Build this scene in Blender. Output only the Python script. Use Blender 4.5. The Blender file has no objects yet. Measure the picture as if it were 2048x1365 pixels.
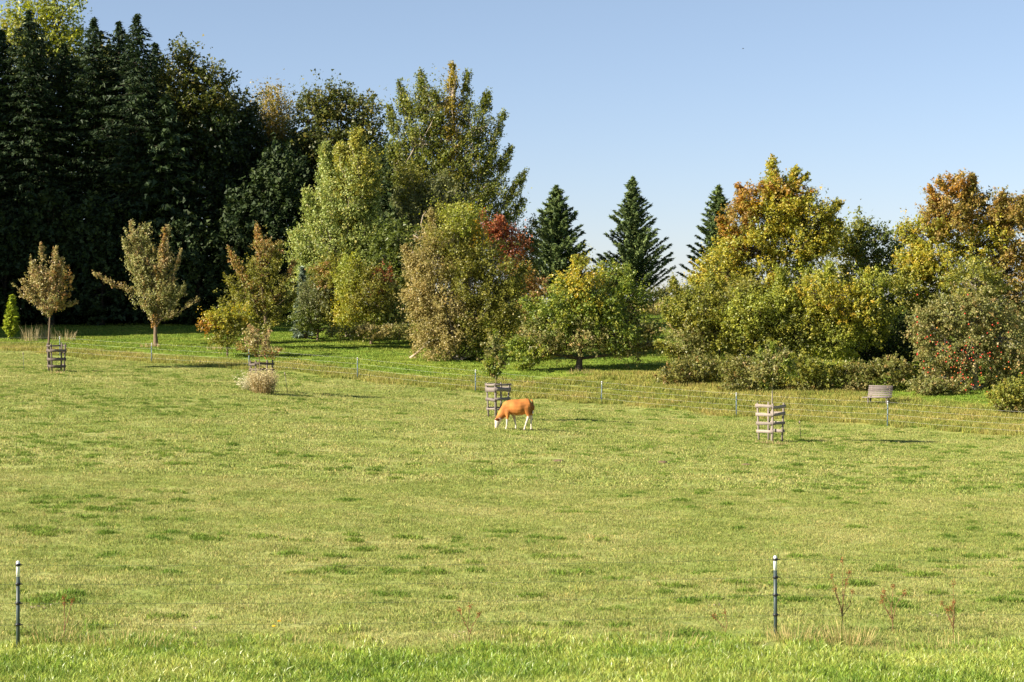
import bpy, math
import numpy as np
from mathutils import Vector, Matrix
R = math.radians
rng = np.random.default_rng(11)
C = bpy.context.scene.collection
sc = bpy.context.scene

# ------------------------------------------------------------------ camera, sky, sun, exposure
W0, H0 = 2048.0, 1365.0
LENS = 70.0
F = W0 * LENS / 36.0
YH = 640.0                                    # picture row of eye level
PITCH = math.atan((H0 / 2 - YH) / F)
CZ = 4.4
cam_d = bpy.data.cameras.new('camera'); cam_d.lens = LENS; cam_d.sensor_width = 36
cam_d.clip_start = 0.5; cam_d.clip_end = 9000
cam = bpy.data.objects.new('camera', cam_d); C.objects.link(cam)
cam.location = (0, 0, CZ); cam.rotation_euler = (R(90) - PITCH, 0, 0)
sc.camera = cam
SUN_EL, SUN_AZ = R(29), R(22)                 # from the left, a little from the camera side
SDIR = Vector((-math.cos(SUN_AZ) * math.cos(SUN_EL), -math.sin(SUN_AZ) * math.cos(SUN_EL), math.sin(SUN_EL)))
wd = bpy.data.worlds.new('World'); sc.world = wd; wd.use_nodes = True
wn = wd.node_tree.nodes; wl = wd.node_tree.links
sky = wn.new('ShaderNodeTexSky'); sky.sky_type = 'NISHITA'; sky.sun_disc = False
sky.sun_elevation = SUN_EL; sky.sun_rotation = math.atan2(SDIR.x, SDIR.y)
sky.air_density = 1.0; sky.dust_density = 0.25; sky.ozone_density = 3.0; sky.altitude = 500
# the hazy lowest ten degrees are pale blue instead of cream, all the way round
tcw = wn.new('ShaderNodeTexCoord'); sxyz = wn.new('ShaderNodeSeparateXYZ'); wl.new(tcw.outputs['Generated'], sxyz.inputs[0])
mrw = wn.new('ShaderNodeMapRange'); mrw.inputs[1].default_value = 0.0; mrw.inputs[2].default_value = .17; wl.new(sxyz.outputs['Z'], mrw.inputs[0])
tint = wn.new('ShaderNodeMix'); tint.data_type = 'RGBA'; wl.new(mrw.outputs[0], tint.inputs[0])
tint.inputs[6].default_value = (.95,.935,1.16,1); tint.inputs[7].default_value = (1.25,1.08,1.06,1)
mulw = wn.new('ShaderNodeVectorMath'); mulw.operation = 'MULTIPLY'; wl.new(sky.outputs[0], mulw.inputs[0]); wl.new(tint.outputs[2], mulw.inputs[1])
bg = wn['Background']; wl.new(mulw.outputs[0], bg.inputs[0]); bg.inputs[1].default_value = 0.0495*1.02
sun_d = bpy.data.lights.new('sun', 'SUN'); sun_d.energy = 5.0; sun_d.angle = R(0.53); sun_d.color = (1.0, 0.90, 0.74)
sun = bpy.data.objects.new('sun', sun_d); C.objects.link(sun)
sun.rotation_euler = SDIR.to_track_quat('Z', 'Y').to_euler(); sun.location = (-60, -20, 60)
vs = sc.view_settings; vs.view_transform = 'Standard'; vs.look = 'None'; vs.gamma = 1; vs.use_curve_mapping = False
vs.exposure = 1.4
sc.cycles.max_bounces = 6; sc.cycles.transparent_max_bounces = 4

# ------------------------------------------------------------------ terrain
HZ = [  # picture x, y, metres away
 (38,1293,25.5),(1549,1270,27.5),(0,1365,22.8),(1024,1365,23.0),(2048,1365,23.4),(2040,1262,28),
 (1540,885,76),(1035,860,74),(997,835,83),(525,785,90),(127,742,100),(1775,850,88),(1473,830,94),(1203,805,99),
 (951,782,100),(715,757,104),(498,733,108),(303,725,112),(312,694,121),(533,697,119),(900,716,116),(750,672,133),
 (300,646,150),(0,650,150),(700,642,150),(1157,740,108),(1400,782,100),(1760,814,96),(1955,788,98),
 (1290,642,148),(1290,613,174),(1800,640,150),(1265,606,178),(1110,612,178),(1440,606,178)]
pts = [((x-1024)/F*d, d, (y-YH)*d/F) for x, y, d in HZ]
pts += [(-60,25,4.0),(-60,100,1.7),(-60,150,0.2),(60,25,4.4),(60,76,4.9),(60,100,4.4),(60,150,0.6),(-60,180,-.6),(60,180,-1),(-60,60,3.2)]
pts = np.array(pts)
def _phi(r): return np.where(r > 1e-9, r*r*np.log(np.maximum(r, 1e-9)), 0)
_P = pts[:, :2] / 50.0; _n = len(pts)
_A = np.zeros((_n+3, _n+3))
_A[:_n,:_n] = _phi(np.linalg.norm(_P[:,None]-_P[None], axis=2)) + np.eye(_n)*0.012
_A[:_n,_n] = 1; _A[:_n,_n+1:] = _P; _A[_n,:_n] = 1; _A[_n+1:,:_n] = _P.T
_w = np.linalg.solve(_A, np.concatenate([pts[:,2], np.zeros(3)]))
def sstep(a, b, x):
    t = np.clip((x-a)/(b-a), 0, 1); return t*t*(3-2*t)
def gz(X, Y):
    X = np.asarray(X, float); Y = np.asarray(Y, float); sh = np.broadcast(X, Y).shape
    X = np.broadcast_to(X, sh).ravel(); Y = np.broadcast_to(Y, sh).ravel()
    xc = np.clip(X, -62, 62)/50; yc = np.clip(Y, 22, 182)/50
    out = np.empty(len(X))
    for i in range(0, len(X), 20000):
        q = np.stack([xc[i:i+20000], yc[i:i+20000]], 1)
        r = np.linalg.norm(q[:,None]-_P[None], axis=2)
        out[i:i+20000] = _phi(r) @ _w[:_n] + _w[_n] + q @ _w[_n+1:]
    k = sstep(17, 4, Y)
    out = out*(1-k) + 1.75*k
    z = CZ - out
    z = z - 3.5*sstep(183, 260, Y)             # the hill falls away behind the ridge
    fade = sstep(6, 14, Y)*(1-sstep(120,180,Y))
    z = z + fade*(0.03*np.sin(X*0.9+Y*0.35)*np.sin(Y*0.7-X*0.2) + 0.02*np.sin(X*2.1+1.3)*np.sin(Y*1.7+0.4*X))
    return z.reshape(sh)
def ray(px, py):
    v = Vector(((px-W0/2)/F, 1.0, -(py-H0/2)/F)); c, s = math.cos(PITCH), math.sin(PITCH)
    v = Vector((v.x, v.y*c + v.z*s, -v.y*s + v.z*c)); return v / v.y
def at(px, py):                                # where the sight line meets the ground
    r = ray(px, py); ys = np.linspace(20, 200, 3601)
    f = CZ + ys*r.z - gz(ys*r.x, ys)
    i = np.argmax(f < 0)
    y = ys[i] if f[i] < 0 else 175.0
    return Vector((r.x*y, y, float(gz(r.x*y, y))))
def gp(px, d):
    x = (px-W0/2)/F*d; return Vector((x, d, float(gz(x, d))))
def wp(px, py, d):
    r = ray(px, py); return Vector((r.x*d, d, CZ + r.z*d))

# ------------------------------------------------------------------ object helpers
def tag(o, label=None, cat=None, group=None, kind=None):
    if label: o['label'] = label
    if cat: o['category'] = cat
    if group: o['group'] = group
    if kind: o['kind'] = kind
    return o
def empty(name, loc, rz=0):
    o = bpy.data.objects.new(name, None); C.objects.link(o); o.location = loc; o.rotation_euler = (0,0,rz)
    o.empty_display_size = .3; return o
def mesh(name, V, faces, cols=None, mat=None, smooth=False):
    """faces: list of (M,k) int arrays"""
    me = bpy.data.meshes.new(name); V = np.asarray(V, np.float32)
    me.vertices.add(len(V)); me.vertices.foreach_set('co', V.ravel())
    faces = [np.asarray(f, np.int32) for f in faces if len(f)]
    nl = sum(f.size for f in faces); npoly = sum(len(f) for f in faces)
    me.loops.add(nl); me.polygons.add(npoly)
    me.loops.foreach_set('vertex_index', np.concatenate([f.ravel() for f in faces]))
    tot = np.concatenate([np.full(len(f), f.shape[1], np.int32) for f in faces])
    me.polygons.foreach_set('loop_start', np.concatenate([[0], np.cumsum(tot)[:-1]]).astype(np.int32))
    if smooth: me.polygons.foreach_set('use_smooth', np.ones(npoly, bool))
    me.update(calc_edges=True)
    if cols is not None:
        a = me.color_attributes.new('Col', 'FLOAT_COLOR', 'POINT')
        c = np.ones((len(V), 4), np.float32); c[:, :3] = cols; a.data.foreach_set('color', c.ravel())
    if mat: me.materials.append(mat)
    return me
def link(name, me, parent=None, loc=None):
    o = bpy.data.objects.new(name, me); C.objects.link(o)
    if parent: o.parent = parent
    if loc is not None: o.location = loc
    return o
class MB:
    def __init__(s): s.V = []; s.T = []; s.Q = []; s.c = []; s.n = 0
    def add(s, V, tri=None, quad=None, col=(1,1,1)):
        V = np.asarray(V, np.float32).reshape(-1,3)
        if tri is not None and len(tri): s.T.append(np.asarray(tri, np.int32).reshape(-1,3)+s.n)
        if quad is not None and len(quad): s.Q.append(np.asarray(quad, np.int32).reshape(-1,4)+s.n)
        s.V.append(V); s.c.append(np.broadcast_to(np.asarray(col, np.float32), (len(V),3))); s.n += len(V)
    def tube(s, P, rad, sides=5, col=(1,1,1), cap=True):
        P = [Vector(p) for p in P]; rings = []
        for i, p in enumerate(P):
            t = (P[min(i+1,len(P)-1)] - P[max(i-1,0)])
            t = t.normalized() if t.length > 1e-9 else Vector((0,0,1))
            a = t.cross(Vector((0.13,1,0.21))).normalized(); b = t.cross(a)
            r = rad[i] if hasattr(rad,'__len__') else rad
            for k in range(sides):
                an = 2*math.pi*k/sides; rings.append(p + (a*math.cos(an)+b*math.sin(an))*r)
        q = [(i*sides+k, i*sides+(k+1)%sides, (i+1)*sides+(k+1)%sides, (i+1)*sides+k) for i in range(len(P)-1) for k in range(sides)]
        t = []
        if cap:
            m = (len(P)-1)*sides
            t += [(m, m+k, m+k+1) for k in range(1, sides-1)] + [(0, k+1, k) for k in range(1, sides-1)]
        s.add([tuple(v) for v in rings], t, q, col)
    def box(s, c, size, M=None, col=(1,1,1), wob=0):
        x, y, z = [v/2 for v in size]
        V = np.array([(-x,-y,-z),(x,-y,-z),(x,y,-z),(-x,y,-z),(-x,-y,z),(x,-y,z),(x,y,z),(-x,y,z)], float)
        if wob: V += rng.normal(0, wob, V.shape)
        if M is not None: V = V @ np.array(M.to_3x3()).T
        s.add(V+np.array(c), None, [(0,3,2,1),(4,5,6,7),(0,1,5,4),(1,2,6,5),(2,3,7,6),(3,0,4,7)], col)
    def me(s, name, mat, smooth=False):
        fs = []
        if s.T: fs.append(np.concatenate(s.T))
        if s.Q: fs.append(np.concatenate(s.Q))
        return mesh(name, np.concatenate(s.V), fs, np.concatenate(s.c), mat, smooth)
    def build(s, name, mat, parent=None, smooth=False, loc=None):
        return link(name, s.me(name, mat, smooth), parent, loc)

# ------------------------------------------------------------------ materials
def nt(name):
    m = bpy.data.materials.new(name); m.use_nodes = True; n = m.node_tree.nodes; l = m.node_tree.links
    return m, n, l, n['Principled BSDF'], n['Material Output']
def leaf_mat(name, rough=.45, spec=.35, trans=.35):
    m, n, l, b, out = nt(name)
    a = n.new('ShaderNodeAttribute'); a.attribute_name = 'Col'
    l.new(a.outputs['Color'], b.inputs['Base Color']); b.inputs['Roughness'].default_value = rough
    b.inputs['Specular IOR Level'].default_value = spec
    t = n.new('ShaderNodeBsdfTranslucent'); hs = n.new('ShaderNodeHueSaturation'); hs.inputs['Saturation'].default_value = 1.15; hs.inputs['Value'].default_value = 1.3
    l.new(a.outputs['Color'], hs.inputs['Color']); l.new(hs.outputs[0], t.inputs[0])
    mx = n.new('ShaderNodeMixShader'); mx.inputs[0].default_value = trans
    l.new(b.outputs[0], mx.inputs[1]); l.new(t.outputs[0], mx.inputs[2]); l.new(mx.outputs[0], out.inputs[0])
    return m
LEAF = leaf_mat('leaf'); NEEDLE = leaf_mat('needle', .6, .2, .12); DRY = leaf_mat('dry_stalk', .7, .2, .3)
def attr_mat(name, rough=.8, bump=.0, bscale=40, spec=.2, nz=.5):
    m, n, l, b, out = nt(name)
    a = n.new('ShaderNodeAttribute'); a.attribute_name = 'Col'
    tc = n.new('ShaderNodeTexCoord'); no = n.new('ShaderNodeTexNoise'); no.inputs['Scale'].default_value = bscale; no.inputs['Detail'].default_value = 6
    mp = n.new('ShaderNodeMapping'); l.new(tc.outputs['Object'], mp.inputs[0]); mp.inputs['Scale'].default_value = (1,1,.25)
    l.new(mp.outputs[0], no.inputs[0])
    mr = n.new('ShaderNodeMapRange'); mr.inputs[3].default_value = 1-nz; mr.inputs[4].default_value = 1+nz; l.new(no.outputs[0], mr.inputs[0])
    mu = n.new('ShaderNodeVectorMath'); mu.operation = 'SCALE'; l.new(a.outputs['Color'], mu.inputs[0]); l.new(mr.outputs[0], mu.inputs['Scale'])
    l.new(mu.outputs[0], b.inputs['Base Color']); b.inputs['Roughness'].default_value = rough; b.inputs['Specular IOR Level'].default_value = spec
    if bump:
        bp = n.new('ShaderNodeBump'); bp.inputs['Strength'].default_value = bump; bp.inputs['Distance'].default_value = .02
        l.new(no.outputs[0], bp.inputs['Height']); l.new(bp.outputs[0], b.inputs['Normal'])
    return m
BARK = attr_mat('bark', .9, .6, 14); WOOD = attr_mat('weathered_wood', .8, .5, 25, nz=.35)
PLAST = attr_mat('post_plastic', .45, 0, 30, .4, .08); HAIR = attr_mat('calf_coat', .75, .2, 7, .2, .38); WIRE = attr_mat('wire', .4, 0, 10, .5, .1)
FRUIT = attr_mat('fruit_skin', .35, 0, 8, .5, .2)

def ground_colour(n, l, pal, sc1=.35, sc2=2.2, sc3=9):
    """world-space noise mix of three colours; pal = (dark, mid, dry)"""
    g = n.new('ShaderNodeNewGeometry')
    def noise(s, d=4):
        x = n.new('ShaderNodeTexNoise'); x.inputs['Scale'].default_value = s; x.inputs['Detail'].default_value = d; x.inputs['Roughness'].default_value = .62
        l.new(g.outputs['Position'], x.inputs['Vector']); return x.outputs[0]
    def ramp(f, a, b):
        r = n.new('ShaderNodeMapRange'); r.inputs[1].default_value = a; r.inputs[2].default_value = b; l.new(f, r.inputs[0]); return r.outputs[0]
    def mix(f, a, b):
        x = n.new('ShaderNodeMix'); x.data_type = 'RGBA'; l.new(f, x.inputs[0])
        for i, v in ((6,a),(7,b)):
            if isinstance(v, tuple): x.inputs[i].default_value = (*v,1)
            else: l.new(v, x.inputs[i])
        return x.outputs[2]
    c = mix(ramp(noise(sc2), .38, .62), pal[0], pal[1])
    c = mix(ramp(noise(sc1, 6), .42, .66), c, pal[2])
    c2 = mix(ramp(noise(sc3, 2), .35, .7), pal[0], pal[2])
    x = n.new('ShaderNodeMix'); x.data_type = 'RGBA'; x.inputs[0].default_value = .35; l.new(c, x.inputs[6]); l.new(c2, x.inputs[7])
    return x.outputs[2]
PAL = dict(
 pasture=((.190,.250,.050),(.280,.330,.076),(.385,.380,.135)),
 strip=((.150,.210,.034),(.290,.320,.056),(.420,.370,.110)),
 lawn=((.100,.190,.022),(.190,.280,.034),(.290,.320,.052)),
 verge=((.125,.235,.023),(.290,.405,.042),(.480,.510,.125)),
 tuft=((.100,.185,.022),(.165,.260,.034),(.250,.325,.055)))
def blade_mat(name, pal):
    m, n, l, b, out = nt(name)
    c = ground_colour(n, l, pal)
    a = n.new('ShaderNodeAttribute'); a.attribute_name = 'Col'
    mu = n.new('ShaderNodeVectorMath'); mu.operation = 'MULTIPLY'; l.new(c, mu.inputs[0]); l.new(a.outputs['Color'], mu.inputs[1])
    l.new(mu.outputs[0], b.inputs['Base Color']); b.inputs['Roughness'].default_value = .38 if name.startswith('verge') else .6; b.inputs['Specular IOR Level'].default_value = .45 if name.startswith('verge') else .2
    t = n.new('ShaderNodeBsdfTranslucent'); l.new(mu.outputs[0], t.inputs[0])
    mx = n.new('ShaderNodeMixShader'); mx.inputs[0].default_value = .35
    l.new(b.outputs[0], mx.inputs[1]); l.new(t.outputs[0], mx.inputs[2]); l.new(mx.outputs[0], out.inputs[0])
    return m
BL = {k: blade_mat(k+'_blade', v) for k, v in PAL.items()}

# ------------------------------------------------------------------ zones of the ground
FEN = np.array([(p.x, p.y) for p in (at(-60,693), at(118,708), at(303,725), at(498,737), at(715,757), at(951,782), at(1203,805), at(1473,830), at(1775,850), at(2110,876))])
FEN = np.vstack([[FEN[0]+ (FEN[0]-FEN[1])*6], FEN, [FEN[-1]+(FEN[-1]-FEN[-2])*6]])
def fence_side(X, Y):                          # metres behind the back fence (negative: in the pasture)
    return Y - np.interp(X, FEN[:,0], FEN[:,1])
def verge_edge(X):                             # near edge of the pasture, along the front fence
    return 25.7 + 0.06*X + .45*np.sin(X*.9) + .3*np.sin(X*2.3+1) + .25*np.sin(X*5.1) + rng.normal(0,.35,np.shape(X))
def noise2(X, Y, s, k=0):
    return (np.sin(X*s+1.7*k)+np.sin(Y*s*1.3+k)+np.sin((X*.7+Y)*s*1.7+2.1*k)+np.sin((X-Y*.6)*s*2.3+.6*k))/4
def zones(X, Y):
    X = np.asarray(X, float); Y = np.asarray(Y, float)
    wob = .5*np.sin(X*.7)+.35*np.sin(X*1.9+2)
    s = fence_side(X, Y) + wob
    width = 4.0 + 9.0*sstep(-4, 12, X)
    strip = sstep(-1.2, -.2, s)*(1-sstep(width-1, width+1, s))
    lawn = sstep(width-1, width+1, s)
    verge = 1-sstep(-1.0, .9, Y-verge_edge(X)-.6*noise2(X, Y, 1.9, 4))
    return strip, lawn, verge
def axis(lo, hi, a, b, step, grow=1.12):
    v = list(np.arange(a, b+1e-6, step)); s = step
    while v[-1] < hi: s *= grow; v.append(v[-1]+s)
    s = step
    while v[0] > lo: s *= grow; v.insert(0, v[0]-s)
    return np.array(v)
gx = axis(-4000, 4000, -44, 44, .7); gy = axis(-3000, 6000, 16, 185, .8)
GX, GY = np.meshgrid(gx, gy); GZ = gz(GX, GY)
st, la, ve = zones(GX, GY)
nx, ny = len(gx), len(gy); ii = np.arange(nx*ny).reshape(ny, nx)
fq = np.stack([ii[:-1,:-1], ii[:-1,1:], ii[1:,1:], ii[1:,:-1]], -1).reshape(-1,4)
gm, n, l, b, out = nt('ground_soil_and_turf')
za = n.new('ShaderNodeAttribute'); za.attribute_name = 'Col'
sp = n.new('ShaderNodeSeparateColor'); l.new(za.outputs['Color'], sp.inputs[0])
def gmix(f, a, b_):
    x = n.new('ShaderNodeMix'); x.data_type = 'RGBA'; l.new(f, x.inputs[0]); l.new(a, x.inputs[6]); l.new(b_, x.inputs[7]); return x.outputs[2]
cc = ground_colour(n, l, PAL['pasture'])
cc = gmix(sp.outputs[0], cc, ground_colour(n, l, PAL['strip']))
cc = gmix(sp.outputs[1], cc, ground_colour(n, l, PAL['lawn'], .2, 1.2, 6))
cc = gmix(sp.outputs[2], cc, ground_colour(n, l, PAL['verge']))
l.new(cc, b.inputs['Base Color']); b.inputs['Roughness'].default_value = .9; b.inputs['Specular IOR Level'].default_value = .1
g2 = n.new('ShaderNodeNewGeometry'); no = n.new('ShaderNodeTexNoise'); no.inputs['Scale'].default_value = 7; no.inputs['Detail'].default_value = 8
l.new(g2.outputs['Position'], no.inputs[0]); bp = n.new('ShaderNodeBump'); bp.inputs['Strength'].default_value = .8; bp.inputs['Distance'].default_value = .05
l.new(no.outputs[0], bp.inputs['Height']); l.new(bp.outputs[0], b.inputs['Normal'])
ground = link('ground', mesh('ground', np.stack([GX,GY,GZ],-1).reshape(-1,3), [fq], np.stack([st,la,ve],-1).reshape(-1,3), gm, True))
tag(ground, kind='structure')

# ------------------------------------------------------------------ grass (countless: instanced tufts of blades)
def blade_patch(name, size, n, h, w, lean=.5, mat=None, dry=.15, round_=False):
    if round_:
        r = size/2*np.sqrt(rng.random(n)); a = rng.random(n)*2*math.pi; x = r*np.cos(a); y = r*np.sin(a)
        hf = 1-.55*(r/(size/2))**2
    else:
        x = (rng.random(n)-.5)*size; y = (rng.random(n)-.5)*size; hf = 1
    hh = h*rng.uniform(.45,1.15,n)*hf; ww = w*rng.uniform(.6,1.3,n); a = rng.random(n)*2*math.pi
    lx = rng.normal(0, lean, n)*hh; ly = rng.normal(0, lean, n)*hh
    dx = np.cos(a)*ww/2; dy = np.sin(a)*ww/2; z0 = -np.full(n, .01)
    V = np.empty((n,5,3))
    V[:,0] = np.stack([x-dx,y-dy,z0],-1); V[:,1] = np.stack([x+dx,y+dy,z0],-1)
    V[:,2] = np.stack([x+dx*.8+lx*.35,y+dy*.8+ly*.35,hh*.6],-1); V[:,3] = np.stack([x-dx*.8+lx*.35,y-dy*.8+ly*.35,hh*.6],-1)
    V[:,4] = np.stack([x+lx,y+ly,hh],-1)
    br = rng.uniform(.6,1.4,n); c = np.stack([br*rng.uniform(.9,1.1,n), br, br*rng.uniform(.8,1.1,n)],-1)
    d = rng.random(n) < dry; c[d] = c[d]*np.array([1.45,1.18,1.6])
    i = np.arange(n)[:,None]*5
    me = mesh(name, V.reshape(-1,3), [i+np.array([0,1,2,3]), i+np.array([3,2,4])], np.repeat(c,5,0), mat)
    return bpy.data.objects.new(name, me)
def scatter(name, P, rot, scl, variants, label, cat):
    col = bpy.data.collections.new(name+'_source')
    for v in variants: col.objects.link(v)
    me = bpy.data.meshes.new(name); me.vertices.add(len(P)); me.vertices.foreach_set('co', np.asarray(P, np.float32).ravel())
    a = me.attributes.new('rot','FLOAT_VECTOR','POINT'); v = np.zeros((len(P),3),np.float32); v[:,2] = rot; a.data.foreach_set('vector', v.ravel())
    a = me.attributes.new('scl','FLOAT_VECTOR','POINT'); a.data.foreach_set('vector', np.asarray(scl,np.float32).ravel())
    me.update()
    o = link(name, me); ng = bpy.data.node_groups.new(name,'GeometryNodeTree')
    ng.interface.new_socket('Geometry', in_out='INPUT', socket_type='NodeSocketGeometry'); ng.interface.new_socket('Geometry', in_out='OUTPUT', socket_type='NodeSocketGeometry')
    N = ng.nodes; L = ng.links
    gi = N.new('NodeGroupInput'); go = N.new('NodeGroupOutput'); ip = N.new('GeometryNodeInstanceOnPoints')
    ci = N.new('GeometryNodeCollectionInfo'); ci.inputs['Collection'].default_value = col; ci.inputs['Separate Children'].default_value = True; ci.inputs['Reset Children'].default_value = True
    ra = N.new('GeometryNodeInputNamedAttribute'); ra.data_type = 'FLOAT_VECTOR'; ra.inputs['Name'].default_value = 'rot'
    sa = N.new('GeometryNodeInputNamedAttribute'); sa.data_type = 'FLOAT_VECTOR'; sa.inputs['Name'].default_value = 'scl'
    ip.inputs['Pick Instance'].default_value = True
    L.new(gi.outputs[0], ip.inputs['Points']); L.new(ci.outputs[0], ip.inputs['Instance']); L.new(ra.outputs['Attribute'], ip.inputs['Rotation']); L.new(sa.outputs['Attribute'], ip.inputs['Scale'])
    L.new(ip.outputs[0], go.inputs[0])
    md = o.modifiers.new('scatter','NODES'); md.node_group = ng
    tag(o, label, cat, kind='stuff'); return o
def cover(y0, y1, cell, half=.285, x_pad=9, keep=None, zoff=0):
    ys = np.arange(y0, y1, cell); P = []
    for y in ys:
        w = half*y + x_pad; xs = np.arange(-w, w, cell)
        P.append(np.stack([xs, np.full(len(xs), y)], -1))
    P = np.concatenate(P); P += rng.uniform(-.5,.5,P.shape)*cell
    if keep is not None:
        k = keep(P[:,0], P[:,1]); P = P[rng.random(len(P)) < k]
    return P
def lay(name, P, var, label, cat, smin=.8, smax=1.25, zs=None):
    z = gz(P[:,0], P[:,1]); s = rng.uniform(smin, smax, len(P)); S = np.stack([s,s,s if zs is None else s*zs],-1)
    return scatter(name, np.stack([P[:,0],P[:,1],z],-1), rng.random(len(P))*6.28, S, var, label, cat)
def past(X, Y):
    s, l_, v = zones(X, Y); return np.clip(1-s-l_-v, 0, 1)
lay('pasture_turf', cover(24.5, 52, .36, keep=past), [blade_patch('turf_near', .55, 210, .042, .009, .7, BL['pasture'], .2) for _ in range(4)],
    'short grazed yellowish green turf in the nearer pasture behind the front fence', 'grass')
lay('pasture_turf', cover(52, 118, .7, keep=past), [blade_patch('turf_far', 1.05, 230, .05, .02, .7, BL['pasture'], .2) for _ in range(4)],
    'short grazed turf in the farther pasture up to the back fence', 'grass')
# ungrazed darker clumps
Pt = cover(27, 112, 1.0, keep=lambda X,Y: past(X,Y)*np.clip(.24+.9*noise2(X,Y,.23,3), .07, .8))
sub = []
for p in Pt:
    k = rng.integers(1, 13); w = rng.uniform(.06,.30)*(1.4 if k > 12 else 1)
    sub.append(p + rng.normal(0, 1, (k,2))*[w, w*.5])
for px, py, k, w in ((770,1192,9,.35),(1140,1150,6,.4),(680,1150,12,.9),(800,1142,12,.9),(285,1140,5,.3),(190,1115,6,.45),(500,1075,5,.4),(260,918,5,.6),(1830,955,5,.5),(1530,1200,10,.45),(150,1190,6,.5),(320,1235,6,.5),(1110,1255,8,.5),(1280,1222,5,.5),(20,1205,6,.35),(1250,1160,5,.5)):
    q = at(px, py); sub.append(np.array([q.x,q.y]) + rng.normal(0,1,(k,2))*[w, w*.35])
Pt = np.concatenate(sub)
lay('grass_clump', Pt, [blade_patch('clump', .28, 100, .09, .013, .6, BL['tuft'], .05, True) for _ in range(5)],
    'darker green ungrazed grass clumps dotted over the pasture', 'grass', .4, 1.35)
Pt = cover(26.5, 100, .8, keep=lambda X,Y: past(X,Y)*.16)
lay('dry_straw', Pt, [blade_patch('straw', .5, 26, .11, .008, .9, BL['strip'], .8, True) for _ in range(3)],
    'thin pale dry stalks standing singly in the short pasture', 'grass', .6, 1.3)
lay('verge_grass', cover(19, 29.5, .2, keep=lambda X,Y: zones(X,Y)[2]), [blade_patch('verge', .34, 110, .095, .011, .5, BL['verge'], .12) for _ in range(5)],
    'lush longer bright green grass along the bottom edge nearest the camera', 'grass', .6, 1.3)
lay('verge_grass_tall', cover(20, 27.2, .5, keep=lambda X,Y: zones(X,Y)[2]*np.clip(.35+.9*noise2(X,Y,1.3,1),0,1)), [blade_patch('verge_t', .4, 60, .19, .012, .5, BL['tuft'], .1, True) for _ in range(3)],
    'taller deep green grass clumps in the lush verge nearest the camera', 'grass', .6, 1.2)
lay('rough_grass', cover(74, 132, .55, keep=lambda X,Y: zones(X,Y)[0]), [blade_patch('rough', .9, 190, .22, .022, .45, BL['strip'], .22) for _ in range(4)],
    'uncut yellowish rough grass under and behind the back fence', 'grass', .5, 1.1)
lay('meadow_grass', cover(92, 165, .9, keep=lambda X,Y: zones(X,Y)[1]), [blade_patch('meadow', 1.4, 240, .07, .03, .6, BL['lawn'], .06) for _ in range(3)],
    'bright green mown meadow grass behind the back fence before the trees', 'grass')

# ------------------------------------------------------------------ trees
def unit(v): return v/np.maximum(np.linalg.norm(v, axis=-1, keepdims=True), 1e-9)
def leaves(mb, P, nrm, size, cols, elong=1.0, tip=None, quad=False):
    """one small triangle (or rhombus) per leaf"""
    n = len(P)
    if tip is None: tip = unit(rng.normal(0,1,(n,3)))
    side = unit(np.cross(nrm, tip)); tip = unit(np.cross(side, nrm))
    s = (size*rng.uniform(.6,1.3,n))[:,None]
    if quad:
        V = np.stack([P-tip*s*elong*.5, P+side*s*.42, P+tip*s*elong*.6, P-side*s*.42], 1)
        mb.add(V.reshape(-1,3), None, np.arange(n*4).reshape(-1,4), np.repeat(cols,4,0))
    else:
        V = np.stack([P-side*s*.5-tip*s*elong*.35, P+side*s*.5-tip*s*elong*.35, P+tip*s*elong*.65], 1)
        mb.add(V.reshape(-1,3), np.arange(n*3).reshape(-1,3), None, np.repeat(cols,3,0))
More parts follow.
